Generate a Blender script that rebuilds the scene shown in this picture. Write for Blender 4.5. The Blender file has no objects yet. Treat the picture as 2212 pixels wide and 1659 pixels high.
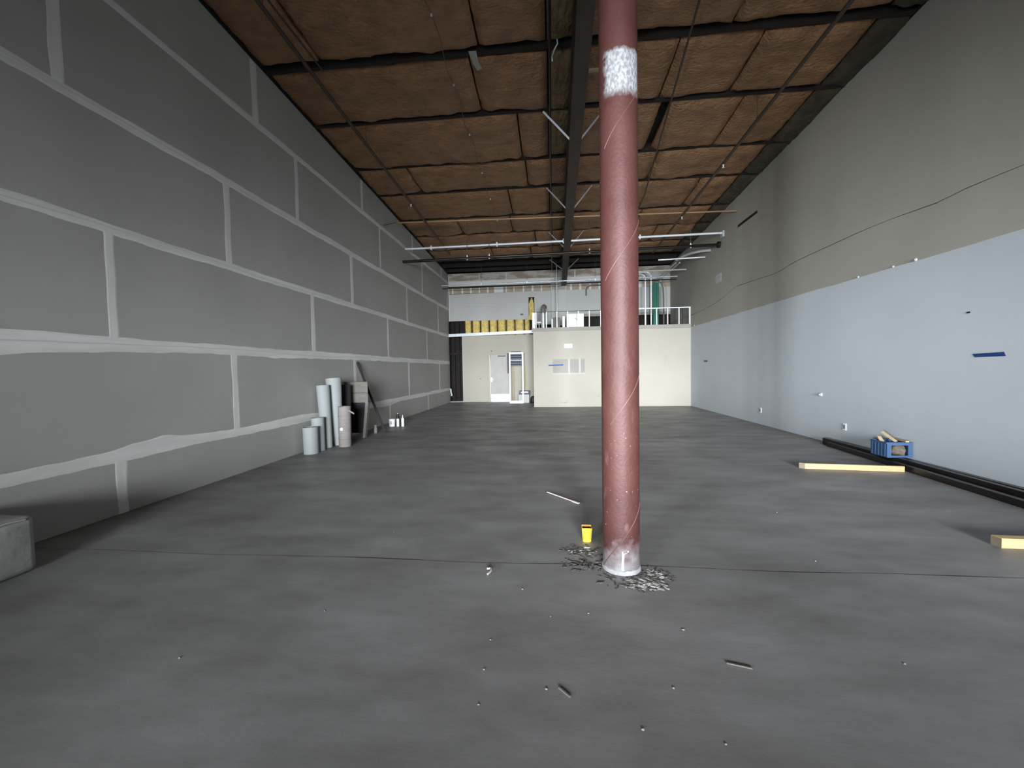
import bpy, bmesh, math, random
from mathutils import Vector, Matrix, noise as mnoise

C = bpy.context.scene.collection
SC = bpy.context.scene
RND = random.Random(7)

# ------------------------------------------------------------------ camera
cam_d = bpy.data.cameras.new('camera')
cam_d.sensor_width = 36.0
cam_d.sensor_fit = 'HORIZONTAL'
cam_d.lens = 36.0 * 865.4 / 2212.0
cam_d.clip_start = 0.02
cam_d.clip_end = 200
cam = bpy.data.objects.new('camera', cam_d)
C.objects.link(cam)
_R = Vector((0.99526, 0.09577, -0.01679))
_U = Vector((0.01312, 0.03878, 0.99916))
_F = Vector((-0.09634, 0.99465, -0.03734))
cam.matrix_world = Matrix(((_R.x, _U.x, -_F.x, 0.0), (_R.y, _U.y, -_F.y, 0.0),
                           (_R.z, _U.z, -_F.z, 1.496), (0, 0, 0, 1)))
SC.camera = cam

# ------------------------------------------------------------------ exposure, world, daylight
SC.view_settings.view_transform = 'Standard'
SC.view_settings.look = 'None'
SC.view_settings.gamma = 1.0
SC.view_settings.use_curve_mapping = False
SC.view_settings.exposure = 0.13
SC.cycles.use_denoising = True
SC.cycles.max_bounces = 10
SC.cycles.diffuse_bounces = 6
SC.cycles.sample_clamp_indirect = 4.0

wd = bpy.data.worlds.new('daylight_sky')
SC.world = wd
wd.use_nodes = True
wd.node_tree.nodes['Background'].inputs[0].default_value = (0.86, 0.93, 1.0, 1)
wd.node_tree.nodes['Background'].inputs[1].default_value = 2.0

FRONT = -15.0          # inside face of the glazed shop front behind the camera
# daylight through the three glazed openings of the shop front
OPENINGS = [(-3.0, 0.0, 0.10, 4.8), (0.8, 4.5, 0.10, 4.8)]
def daylight(name, o, power, spread, col):
    l = bpy.data.lights.new(name, 'AREA')
    l.shape = 'RECTANGLE'
    l.size = o[1] - o[0]; l.size_y = o[3] - o[2]
    l.energy = power; l.spread = math.radians(spread); l.color = col
    ob = bpy.data.objects.new(name, l); C.objects.link(ob)
    ob.location = ((o[0] + o[1]) / 2, FRONT - 0.22, (o[2] + o[3]) / 2)
    ob.rotation_euler = (math.radians(90 - 7), 0, 0)
    return ob
DAY = (0.93, 0.97, 1.0)
_l = bpy.data.lights.new('daylight_rear_door', 'AREA'); _l.shape = 'RECTANGLE'; _l.size = 0.92; _l.size_y = 2.1; _l.energy = 60; _l.color = (1.0, 0.97, 0.88)
_o = bpy.data.objects.new('daylight_rear_door', _l); C.objects.link(_o); _o.location = (-2.33, 19.0, 1.06); _o.rotation_euler = (math.radians(-90), 0, 0)
daylight('daylight_left', OPENINGS[0], 640, 52, DAY)
daylight('daylight_right', OPENINGS[1], 1120, 52, DAY)
# daylight slanting in through the open side door in the left wall, behind the camera
SIDE = (-5.3, -4.0, 2.2)
_l = bpy.data.lights.new('daylight_side_door', 'AREA'); _l.shape = 'RECTANGLE'; _l.size = 1.3; _l.size_y = 2.0
_l.energy = 230; _l.spread = math.radians(50); _l.color = DAY
_o = bpy.data.objects.new('daylight_side_door', _l); C.objects.link(_o); _o.location = (-5.0, -5.2, 1.12)
_o.rotation_euler = (math.radians(90), 0, math.atan2(-4.9, 8.8))

# ------------------------------------------------------------------ room numbers (metres)
XL, XR = -4.651, 5.242
YLOW, YB = 15.60, 18.23
def roof(y): return 6.77 - 0.048 * y
ZP = 2.95            # top of the pale paint on the right wall
MEZ = 3.06           # top of the low block

# ------------------------------------------------------------------ materials
MATS = {}
def mat(name, col, rough=0.8, metal=0.0, var=0.0, vscale=3.0, vdetail=4.0, col2=None, stretch=(1, 1, 1),
        bump=0.0, bscale=40.0, bdist=0.02, bstretch=(1, 1, 1), spec=0.4, emit=None, estr=1.0, ramp=(0.35, 0.65)):
    if name in MATS: return MATS[name]
    m = bpy.data.materials.new(name); m.use_nodes = True
    nt = m.node_tree; b = nt.nodes['Principled BSDF']
    b.inputs['Base Color'].default_value = (*col, 1)
    b.inputs['Roughness'].default_value = rough
    b.inputs['Metallic'].default_value = metal
    b.inputs['Specular IOR Level'].default_value = spec
    tc = nt.nodes.new('ShaderNodeTexCoord')
    if col2 is not None or var > 0:
        mp = nt.nodes.new('ShaderNodeMapping'); mp.inputs['Scale'].default_value = stretch
        nt.links.new(tc.outputs['Object'], mp.inputs['Vector'])
        n = nt.nodes.new('ShaderNodeTexNoise'); n.inputs['Scale'].default_value = vscale
        n.inputs['Detail'].default_value = vdetail; n.inputs['Roughness'].default_value = 0.6
        nt.links.new(mp.outputs[0], n.inputs['Vector'])
        r = nt.nodes.new('ShaderNodeValToRGB')
        r.color_ramp.elements[0].position = ramp[0]; r.color_ramp.elements[1].position = ramp[1]
        c2 = col2 if col2 is not None else tuple(min(1, c * (1 + var)) for c in col)
        c1 = col if col2 is not None else tuple(c * (1 - var) for c in col)
        r.color_ramp.elements[0].color = (*c1, 1); r.color_ramp.elements[1].color = (*c2, 1)
        nt.links.new(n.outputs['Fac'], r.inputs['Fac'])
        nt.links.new(r.outputs['Color'], b.inputs['Base Color'])
    if bump > 0:
        mp2 = nt.nodes.new('ShaderNodeMapping'); mp2.inputs['Scale'].default_value = bstretch
        nt.links.new(tc.outputs['Object'], mp2.inputs['Vector'])
        n2 = nt.nodes.new('ShaderNodeTexNoise'); n2.inputs['Scale'].default_value = bscale
        n2.inputs['Detail'].default_value = 5.0
        nt.links.new(mp2.outputs[0], n2.inputs['Vector'])
        bp = nt.nodes.new('ShaderNodeBump'); bp.inputs['Strength'].default_value = bump
        bp.inputs['Distance'].default_value = bdist
        nt.links.new(n2.outputs['Fac'], bp.inputs['Height'])
        nt.links.new(bp.outputs[0], b.inputs['Normal'])
    if emit is not None:
        b.inputs['Emission Color'].default_value = (*emit, 1)
        b.inputs['Emission Strength'].default_value = estr
    MATS[name] = m
    return m

def concrete():
    m = bpy.data.materials.new('concrete_floor'); m.use_nodes = True
    nt = m.node_tree; b = nt.nodes['Principled BSDF']; L = nt.links.new
    tc = nt.nodes.new('ShaderNodeTexCoord')
    def nz(scale, st, det, ro=0.6):
        mp = nt.nodes.new('ShaderNodeMapping'); mp.inputs['Scale'].default_value = st
        L(tc.outputs['Object'], mp.inputs['Vector'])
        n = nt.nodes.new('ShaderNodeTexNoise'); n.inputs['Scale'].default_value = scale
        n.inputs['Detail'].default_value = det; n.inputs['Roughness'].default_value = ro
        L(mp.outputs[0], n.inputs['Vector']); return n
    big = nz(0.55, (1, 1, 1), 5); sm = nz(1.3, (0.8, 1.9, 1), 6, 0.62); fine = nz(60, (1, 1, 1), 3)
    r = nt.nodes.new('ShaderNodeValToRGB')
    r.color_ramp.elements[0].position = 0.33; r.color_ramp.elements[1].position = 0.68
    r.color_ramp.elements[0].color = (0.125, 0.122, 0.119, 1); r.color_ramp.elements[1].color = (0.265, 0.265, 0.268, 1)
    mx = nt.nodes.new('ShaderNodeMix'); mx.data_type = 'FLOAT'; mx.inputs[0].default_value = 0.55
    L(big.outputs['Fac'], mx.inputs[2]); L(sm.outputs['Fac'], mx.inputs[3])
    L(mx.outputs[0], r.inputs['Fac']); L(r.outputs['Color'], b.inputs['Base Color'])
    rr = nt.nodes.new('ShaderNodeMapRange'); rr.inputs[1].default_value = 0.3; rr.inputs[2].default_value = 0.7
    rr.inputs[3].default_value = 0.62; rr.inputs[4].default_value = 0.42
    L(sm.outputs['Fac'], rr.inputs[0]); L(rr.outputs[0], b.inputs['Roughness'])
    b.inputs['Specular IOR Level'].default_value = 0.5
    ad = nt.nodes.new('ShaderNodeMath'); ad.operation = 'MULTIPLY_ADD'; ad.inputs[1].default_value = 0.06
    L(fine.outputs['Fac'], ad.inputs[0]); L(sm.outputs['Fac'], ad.inputs[2])
    bp = nt.nodes.new('ShaderNodeBump'); bp.inputs['Strength'].default_value = 0.35; bp.inputs['Distance'].default_value = 0.012
    L(ad.outputs[0], bp.inputs['Height']); L(bp.outputs[0], b.inputs['Normal'])
    return m

def column_paint():
    """oxide primer with chalky scuffs, a plaster-dusted foot and one rough pale patch high up"""
    m = bpy.data.materials.new('column_primer'); m.use_nodes = True
    nt = m.node_tree; b = nt.nodes['Principled BSDF']; L = nt.links.new
    tc = nt.nodes.new('ShaderNodeTexCoord')
    sep = nt.nodes.new('ShaderNodeSeparateXYZ'); L(tc.outputs['Object'], sep.inputs[0])
    def nz(scale, det=5, st=(1, 1, 1)):
        mp = nt.nodes.new('ShaderNodeMapping'); mp.inputs['Scale'].default_value = st
        L(tc.outputs['Object'], mp.inputs['Vector'])
        n = nt.nodes.new('ShaderNodeTexNoise'); n.inputs['Scale'].default_value = scale
        n.inputs['Detail'].default_value = det; L(mp.outputs[0], n.inputs['Vector']); return n.outputs['Fac']
    def mth(op, a, bb=None, c=None):
        n = nt.nodes.new('ShaderNodeMath'); n.operation = op; n.use_clamp = False
        for i, v in enumerate((a, bb, c)):
            if v is None: continue
            if isinstance(v, (int, float)): n.inputs[i].default_value = v
            else: L(v, n.inputs[i])
        return n.outputs[0]
    def mr(v, a, bb, c=0.0, d=1.0):
        n = nt.nodes.new('ShaderNodeMapRange'); n.inputs[1].default_value = a; n.inputs[2].default_value = bb
        n.inputs[3].default_value = c; n.inputs[4].default_value = d; L(v, n.inputs[0]); return n.outputs[0]
    def mix(f, c1, c2):
        n = nt.nodes.new('ShaderNodeMix'); n.data_type = 'RGBA'
        L(f, n.inputs[0])
        for i, v in ((6, c1), (7, c2)):
            if isinstance(v, tuple): n.inputs[i].default_value = (*v, 1)
            else: L(v, n.inputs[i])
        return n.outputs[2]
    z = sep.outputs['Z']; x = sep.outputs['X']
    base = mix(mr(nz(5), 0.35, 0.65), (0.045, 0.0150, 0.0130), (0.058, 0.0210, 0.0185))
    scuff = mth('MULTIPLY', mr(nz(9, 6, (1.5, 1.5, 0.5)), 0.62, 0.72), mr(z, 0.2, 1.9, 1.0, 0.0))
    c = mix(mth('MULTIPLY', scuff, 0.5), base, (0.15, 0.10, 0.092))
    specks = mth('MULTIPLY', mr(nz(55, 2), 0.72, 0.75), mr(z, 0.2, 1.3, 1.0, 0.0))
    c = mix(specks, c, (0.34, 0.31, 0.30))
    foot = mr(mth('ADD', z, mth('MULTIPLY', mth('SUBTRACT', nz(14, 6), 0.5), 0.34)), -0.02, 0.24, 0.95, 0.0)
    c = mix(foot, c, (0.22, 0.22, 0.235))
    # pale rough patch between 3.40 and 3.69 m, on the near side
    zz = mth('ADD', z, mth('MULTIPLY', mth('SUBTRACT', nz(25, 4), 0.5), 0.06))
    pz = mth('MULTIPLY', mr(zz, 3.36, 3.43), mr(zz, 3.665, 3.69, 1.0, 0.0))
    px = mth('MULTIPLY', mr(mth('ADD', x, mth('MULTIPLY', mth('SUBTRACT', nz(30, 3), 0.5), 0.05)), -0.115, -0.085), mr(x, 0.118, 0.13, 1.0, 0.0))
    patch = mth('MULTIPLY', pz, px)
    crackle = mr(nz(38, 4, (1.4, 1.4, 0.9)), 0.40, 0.58)
    c = mix(mth('MULTIPLY', patch, mth('MULTIPLY_ADD', crackle, 0.45, 0.5)), c, (0.29, 0.31, 0.33))
    haze = mr(z, 2.4, 3.5, 0.0, 0.5)
    c = mix(haze, c, (0.24, 0.20, 0.20)) if False else c
    L(c, b.inputs['Base Color'])
    b.inputs['Roughness'].default_value = 0.55
    b.inputs['Specular IOR Level'].default_value = 0.28
    bp = nt.nodes.new('ShaderNodeBump'); bp.inputs['Strength'].default_value = 0.25; bp.inputs['Distance'].default_value = 0.01
    L(mth('ADD', nz(45, 4), mth('MULTIPLY', mth('MULTIPLY', patch, crackle), 2.0)), bp.inputs['Height'])
    L(bp.outputs[0], b.inputs['Normal'])
    return m

M_FLOOR = concrete()
M_COL = column_paint()
M_GYP = mat('grey_gypsum_paper', (0.385, 0.385, 0.37), 0.9, var=0.05, vscale=0.7, bump=0.04, bscale=90)
M_MUD = mat('joint_compound', (0.70, 0.705, 0.69), 0.9, var=0.10, vscale=3.0, vdetail=6, stretch=(1, 0.25, 2.2), bump=0.05, bscale=30)
M_MUDV = mat('joint_compound_upright', (0.68, 0.685, 0.67), 0.9, var=0.08, vscale=3.0, vdetail=6, stretch=(1, 2.2, 0.3), bump=0.05, bscale=30)
M_OLDW = mat('old_beige_paint', (0.335, 0.325, 0.285), 0.9, var=0.05, vscale=0.6, bump=0.03, bscale=80)
M_PALE = mat('pale_blue_white_paint', (0.47, 0.512, 0.55), 0.75, var=0.04, vscale=0.5, bump=0.03, bscale=80)
M_CREAM = mat('cream_paint', (0.405, 0.385, 0.335), 0.8, var=0.04, vscale=0.8, bump=0.03, bscale=60)
M_CREAMT = mat('grey_cream_trim', (0.315, 0.305, 0.275), 0.8, var=0.05, vscale=2)
M_WHITEW = mat('white_wallboard', (0.45, 0.46, 0.455), 0.85, var=0.04, vscale=1.0, bump=0.03, bscale=60)
M_TAN = mat('tan_wallboard_paper', (0.36, 0.30, 0.235), 0.9, var=0.14, vscale=5)
M_MOTTLE = mat('patchy_skim_coat', (0.33, 0.27, 0.21), 0.9, col2=(0.48, 0.465, 0.435), vscale=2.2, vdetail=6, stretch=(0.6, 1, 2.0), ramp=(0.45, 0.55))
M_TAPE = mat('white_joint_tape', (0.62, 0.63, 0.63), 0.85)
M_DARKW = mat('tar_paper_dark', (0.016, 0.012, 0.010), 0.85, var=0.3, vscale=6, bump=0.1)
M_KRAFT = mat('kraft_paper_facing', (0.275, 0.150, 0.076), 0.55, var=0.22, vscale=4.0, vdetail=8, stretch=(0.7, 1.2, 1), bump=1.0, bscale=19, bdist=0.05, bstretch=(0.7, 1.3, 1), spec=0.35)
M_KRAFT2 = mat('kraft_paper_olive', (0.20, 0.14, 0.072), 0.75, var=0.25, vscale=5.0, vdetail=8, bump=1.0, bscale=12, bdist=0.06, bstretch=(1.3, 0.8, 1), spec=0.3)
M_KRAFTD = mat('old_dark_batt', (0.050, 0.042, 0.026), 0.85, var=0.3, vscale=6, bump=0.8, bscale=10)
M_DECK = mat('roof_deck_dark', (0.018, 0.015, 0.013), 0.9)
M_BEAM = mat('brown_steel_beam', (0.040, 0.026, 0.020), 0.65, var=0.2, vscale=3)
M_GALV = mat('galvanised_steel', (0.62, 0.66, 0.70), 0.38, 0.55, var=0.12, vscale=8)
M_GALVB = mat('bright_galvanised_stud', (0.80, 0.86, 0.92), 0.45, 0.25, var=0.06, vscale=6)
M_BLACK = mat('black_iron_pipe', (0.012, 0.012, 0.013), 0.35, 0.2)
M_BLACKM = mat('black_plastic', (0.012, 0.012, 0.014), 0.5)
M_BRNP = mat('brown_sprinkler_pipe', (0.060, 0.042, 0.030), 0.5, 0.2)
M_COPPER = mat('tan_copper_pipe', (0.42, 0.27, 0.15), 0.45, 0.35)
M_WIRE = mat('thin_dark_wire', (0.10, 0.08, 0.065), 0.6)
M_YELLOW = mat('yellow_glass_wool', (0.50, 0.37, 0.10), 0.95, col2=(0.74, 0.60, 0.22), vscale=9, vdetail=6, bump=0.7, bscale=16)
M_DOOR = mat('grey_door_paint', (0.42, 0.41, 0.40), 0.6, var=0.06, vscale=3)
M_WHITE = mat('white_enamel', (0.84, 0.87, 0.88), 0.4)
M_STEEL = mat('bright_steel_plate', (0.34, 0.38, 0.45), 0.3, 0.5, var=0.15, vscale=9)
M_NAVY = mat('dark_louvre_metal', (0.045, 0.055, 0.075), 0.5, 0.2)
M_FOAM = mat('white_foam_sheet', (0.31, 0.335, 0.345), 0.7, bump=0.05, bscale=50)
M_FOAMS = mat('grey_foam_edge', (0.46, 0.48, 0.49), 0.8)
M_CARPET = mat('pinkish_paper_roll', (0.24, 0.22, 0.21), 0.85, var=0.08, vscale=7, stretch=(1, 1, 3))
M_BAND = mat('grey_binding_band', (0.20, 0.19, 0.185), 0.6)
M_CAB = mat('grey_laminate_board', (0.15, 0.142, 0.13), 0.75, var=0.08, vscale=5, stretch=(1, 1, 4))
M_WOOD = mat('pale_pine', (0.40, 0.28, 0.14), 0.65, col2=(0.50, 0.37, 0.20), vscale=5, stretch=(1, 12, 12))
M_WOODE = mat('pine_end_grain', (0.22, 0.18, 0.13), 0.8, var=0.12, vscale=20)
M_STUDD = mat('dark_painted_track', (0.022, 0.020, 0.020), 0.32, 0.35, var=0.2, vscale=4)
M_BLUE = mat('blue_crate_plastic', (0.038, 0.085, 0.175), 0.5)
M_BTAPE = mat('blue_masking_tape', (0.02, 0.095, 0.36), 0.7)
M_BTAPED = mat('navy_masking_tape', (0.012, 0.040, 0.15), 0.7)
M_YPLAS = mat('yellow_plastic', (0.62, 0.46, 0.03), 0.4)
M_ORNG = mat('orange_brown_inside', (0.40, 0.13, 0.01), 0.6)
M_PLAST = mat('white_plaster_crumbs', (0.34, 0.34, 0.32), 0.9)
M_PLASTD = mat('dark_mortar_crumbs', (0.07, 0.065, 0.06), 0.95)
M_WRAP = mat('white_plastic_wrap', (0.30, 0.315, 0.305), 0.45, bump=0.5, bscale=6)
M_SCRAP = mat('brown_scrap_paper', (0.13, 0.105, 0.085), 0.9, var=0.4, vscale=14)
M_GREEN = mat('green_tinted_sleeve', (0.03, 0.15, 0.11), 0.3, 0.1)
M_CARD = mat('scrap_cardboard', (0.42, 0.32, 0.20), 0.85, var=0.15, vscale=6)
M_REDW = mat('pink_marked_stick', (0.72, 0.52, 0.50), 0.6)
M_JOINT = mat('dark_joint_gap', (0.02, 0.02, 0.02), 0.95)
M_MUDF = mat('chalky_plaster', (0.26, 0.26, 0.27), 0.9, var=0.15, vscale=20)
M_STRIP = mat('pale_weld_seam', (0.095, 0.045, 0.040), 0.5)
M_SILL = mat('pale_sill', (0.5, 0.49, 0.45), 0.8)
M_LENS = mat('white_lamp_housing', (0.90, 0.93, 0.92), 0.35)
M_FRONT = mat('shopfront_and_baffles', (0.28, 0.28, 0.27), 0.9)

# ------------------------------------------------------------------ builders
def place_child(o, parent, M):
    o.parent = parent; o.location = (0, 0, 0); o.matrix_local = M
    return o
class MB:
    def __init__(self): self.bm = bmesh.new()
    def face(self, pts):
        vs = [self.bm.verts.new(p) for p in pts]
        return self.bm.faces.new(vs)
    def box(self, x0, x1, y0, y1, z0, z1):
        v = [self.bm.verts.new(p) for p in ((x0, y0, z0), (x1, y0, z0), (x1, y1, z0), (x0, y1, z0),
                                            (x0, y0, z1), (x1, y0, z1), (x1, y1, z1), (x0, y1, z1))]
        for f in ((3, 2, 1, 0), (4, 5, 6, 7), (0, 1, 5, 4), (1, 2, 6, 5), (2, 3, 7, 6), (3, 0, 4, 7)):
            self.bm.faces.new([v[i] for i in f])
        return self
    def hexa(self, p):    # 8 points: bottom loop then top loop
        v = [self.bm.verts.new(q) for q in p]
        for f in ((3, 2, 1, 0), (4, 5, 6, 7), (0, 1, 5, 4), (1, 2, 6, 5), (2, 3, 7, 6), (3, 0, 4, 7)):
            self.bm.faces.new([v[i] for i in f])
        return self
    def bar(self, a, b, w, h, up=(0, 0, 1)):
        a = Vector(a); b = Vector(b); d = (b - a).normalized()
        s = d.cross(Vector(up)).normalized(); u = s.cross(d)
        s *= w / 2; u *= h / 2
        return self.hexa([a - s - u, a + s - u, b + s - u, b - s - u, a - s + u, a + s + u, b + s + u, b - s + u])
    def tube(self, pts, r, n=10, cap=True):
        pts = [Vector(p) for p in pts]
        rr = r if isinstance(r, (list, tuple)) else [r] * len(pts)
        rings = []; prev = None
        for i, p in enumerate(pts):
            d = (pts[min(i + 1, len(pts) - 1)] - pts[max(i - 1, 0)]).normalized()
            if prev is None:
                s = d.orthogonal().normalized()
            else:
                s = (prev - d * prev.dot(d)).normalized()
            prev = s; t = d.cross(s)
            rings.append([self.bm.verts.new(p + (s * math.cos(2 * math.pi * k / n) + t * math.sin(2 * math.pi * k / n)) * rr[i]) for k in range(n)])
        for a, b in zip(rings, rings[1:]):
            for k in range(n):
                self.bm.faces.new((a[k], a[(k + 1) % n], b[(k + 1) % n], b[k]))
        if cap:
            self.bm.faces.new(rings[0][::-1]); self.bm.faces.new(rings[-1])
        return self
    def lathe(self, c, prof, n=20):   # prof: (radius, z)
        pts = [(c[0], c[1], c[2] + z) for r, z in prof]
        rings = [[self.bm.verts.new((p[0] + r * math.cos(2 * math.pi * k / n), p[1] + r * math.sin(2 * math.pi * k / n), p[2])) for k in range(n)]
                 for p, (r, z) in zip(pts, prof)]
        for a, b in zip(rings, rings[1:]):
            for k in range(n):
                self.bm.faces.new((a[k], a[(k + 1) % n], b[(k + 1) % n], b[k]))
        self.bm.faces.new(rings[0][::-1]); self.bm.faces.new(rings[-1])
        return self
    def bevel(self, w, seg=2):
        bmesh.ops.bevel(self.bm, geom=self.bm.edges[:], offset=w, segments=seg, affect='EDGES', profile=0.5)
        return self
    def build(self, name, m, parent=None, smooth=False, loc=None, kind=None):
        bm = self.bm
        bmesh.ops.recalc_face_normals(bm, faces=bm.faces[:])
        if parent is not None:
            o0 = world_loc(parent)
        elif loc is not None:
            o0 = Vector(loc)
        else:
            xs = [v.co for v in bm.verts]
            o0 = Vector(((min(v.x for v in xs) + max(v.x for v in xs)) / 2, (min(v.y for v in xs) + max(v.y for v in xs)) / 2, min(v.z for v in xs)))
        for v in bm.verts: v.co -= o0
        me = bpy.data.meshes.new(name); bm.to_mesh(me); bm.free()
        me.materials.append(m)
        if smooth:
            me.shade_smooth(); me.set_sharp_from_angle(angle=math.radians(40))
        o = bpy.data.objects.new(name, me); C.objects.link(o)
        if parent is not None: o.parent = parent
        else: o.location = o0
        if kind: o['kind'] = kind
        return o
def world_loc(o):
    v = Vector(o.location)
    while o.parent is not None:
        o = o.parent; v = v + Vector(o.location)
    return v
def box(x0, x1, y0, y1, z0, z1, bev=0): 
    m = MB().box(x0, x1, y0, y1, z0, z1)
    if bev: m.bevel(bev)
    return m
def thing(name, label, cat, loc, group=None):
    o = bpy.data.objects.new(name, None); C.objects.link(o); o.location = loc
    o.empty_display_size = 0.1
    o['label'] = label; o['category'] = cat
    if group: o['group'] = group
    return o
def tag(o, label, cat, group=None):
    o['label'] = label; o['category'] = cat
    if group: o['group'] = group
    return o
def struct(o): o['kind'] = 'structure'; return o

# ================================================================== FLOOR
Y0 = FRONT
def floor():
    m = MB(); bm = m.bm
    xs = [XL - 0.15 + i * (XR - XL + 0.3) / 90 for i in range(91)]
    def wav(x, s): return 3.03 + 0.028 * mnoise.noise(Vector((x * 0.9, s, 0))) + 0.006 * mnoise.noise(Vector((x * 9, s + 3, 0)))
    def half(x):
        g = mnoise.noise(Vector((x * 1.1, 5.2, 0)))
        return 0.0011 + max(0.0, g) * 0.013
    def lip(x): return 0.0
    rows = []
    for x in xs:
        c = wav(x, 0); h = half(x)
        rows.append([bm.verts.new(p) for p in ((x, Y0, 0), (x, c - h - 0.05, 0), (x, c - h, 0.0), (x, c, -0.02), (x, c + h, 0.0), (x, c + h + 0.08, 0), (x, YB + 0.6, 0))])
    for a, b in zip(rows, rows[1:]):
        for k in range(6):
            bm.faces.new((a[k], b[k], b[k + 1], a[k + 1]))
    # underside makes it a slab
    f = [(XL - .15, Y0, -.2), (XR + .15, Y0, -.2), (XR + .15, YB + .6, -.2), (XL - .15, YB + .6, -.2)]
    m.face(f[::-1])
    o = m.build('floor', M_FLOOR, loc=(0, 0, 0)); struct(o)
    f = MB(); pr = None
    for x in xs:
        c = wav(x, 0); h = half(x)
        cur = [f.bm.verts.new((x, c - h * 1.1, .0005)), f.bm.verts.new((x, c + h * 1.1, .0007))]
        if pr: f.bm.faces.new((pr[0], cur[0], cur[1], pr[1]))
        pr = cur
    f.build('joint_filler', M_JOINT, o)
    return o
FLOOR = floor()

# ================================================================== LEFT WALL
WL = struct(MB().box(XL - 0.25, XL - 0.014, SIDE[1], YB + 0.6, -0.1, 6.95).box(XL - 0.25, XL - 0.014, Y0, SIDE[0], -0.1, 6.95).box(XL - 0.25, XL - 0.014, SIDE[0], SIDE[1], SIDE[2], 6.95).build('wall_left', M_JOINT, loc=(XL, 0, 0)))
SEAMS = [0.621, 1.840, 3.059, 4.278, 5.497]
ROWS = [(0.0, 0.621), (0.621, 1.840), (1.840, 3.059), (3.059, 4.278), (4.278, 5.497), (5.497, None)]
FIRST = [0.23, 1.854, 0.223, 1.838, -0.160, 2.49]
YP = -3.9      # the boarded stretch of the wall starts just past the side door
def left_wall():
    for r, ((z0, z1), f) in enumerate(zip(ROWS, FIRST)):
        js = []
        y = f
        while y > YP: y -= 3.658
        ys = [YP]
        y += 3.658
        while y < YB: ys.append(y); js.append(y); y += 3.658
        ys.append(YB)
        for a, b in zip(ys, ys[1:]):
            g = 0.0015; t0 = z1 if z1 else roof(a); t1 = z1 if z1 else roof(b)
            MB().hexa([(XL - .0138, a + g, z0 + g), (XL, a + g, z0 + g), (XL, b - g, z0 + g), (XL - .0138, b - g, z0 + g),
                       (XL - .0138, a + g, t0 - g), (XL, a + g, t0 - g), (XL, b - g, t1 - g), (XL - .0138, b - g, t1 - g)]).build('drywall_panel', M_GYP, WL)
        for j in js:      # upright joints, feathered with compound
            m = MB(); zt = z1 if z1 else roof(j) - 0.02
            zb = z0 - (0.05 if r else 0)
            n = 14; pr = None; w0 = RND.uniform(0.045, 0.072); sd = RND.random() * 50
            for i in range(n + 1):
                z = zb + (zt - zb) * i / n
                wl = w0 * (1 + 0.35 * mnoise.noise(Vector((sd, z * 2.2, 0)))); wr = w0 * (1 + 0.35 * mnoise.noise(Vector((sd + 9, z * 2.2, 0))))
                if i == n and z1: wl *= 1.25; wr *= 1.25
                cur = [m.bm.verts.new(p) for p in ((XL, j - wl, z), (XL + .0016, j - wl + .015, z), (XL + .0016, j + wr - .015, z), (XL, j + wr, z))]
                if pr:
                    for k in range(3): m.bm.faces.new((pr[k], pr[k + 1], cur[k + 1], cur[k]))
                pr = cur
            m.build('joint_compound', M_MUDV, WL)
    for s, zc in enumerate(SEAMS):
        m = MB(); n = 260; pr = None; m2 = MB(); pr2 = None
        w0 = (0.062, 0.070, 0.056, 0.058, 0.052)[s]
        for i in range(n + 1):
            y = YP + (YB - YP) * i / n
            nz = lambda k, f: mnoise.noise(Vector((s * 7.3 + k, y * f, 0.4)))
            up = w0 * (1 + 0.25 * nz(0, 1.1) + 0.16 * nz(3, 5.0)); dn = w0 * (1 + 0.30 * nz(5, 0.9) + 0.20 * nz(8, 5.5))
            c = zc + 0.012 * nz(11, 0.5)
            if s == 1:     # a second, wider coat under the third course near the camera
                dn += 0.11 * max(0.0, min(1.0, (4.2 - y) / 2.0)) + 0.02 * max(0, nz(14, 2.5)) * (y < 8)
            if s == 0:
                up += (0.075 + .03 * nz(31, 6)) * math.exp(-((y - 4.3) / 0.4) ** 2) + 0.03 * math.exp(-((y - 7.0) / 0.6) ** 2)
                dn += 0.05 * math.exp(-((y - 10.9) / 0.8) ** 2)
            cur = [m.bm.verts.new(p) for p in ((XL, y, c - dn), (XL + .0022, y, c - dn + .02), (XL + .0022, y, c + up - .02), (XL, y, c + up))]
            if pr:
                for k in range(3): m.bm.faces.new((pr[k], pr[k + 1], cur[k + 1], cur[k]))
            pr = cur
            # thin ridge left by the knife
            rz = c + 0.020 * math.sin(y * 1.3 + s) + 0.008 * nz(21, 3)
            cur2 = [m2.bm.verts.new(p) for p in ((XL + .0020, y, rz - .008), (XL + .0046, y, rz), (XL + .0020, y, rz + .008))]
            if pr2:
                for k in range(2): m2.bm.faces.new((pr2[k], pr2[k + 1], cur2[k + 1], cur2[k]))
            pr2 = cur2
        jc = m.build('joint_compound', M_MUD, WL)
        m2.build('knife_ridge', M_TAPE, jc) if s in (1, 2, 3) else m2.bm.free()
left_wall()

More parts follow.
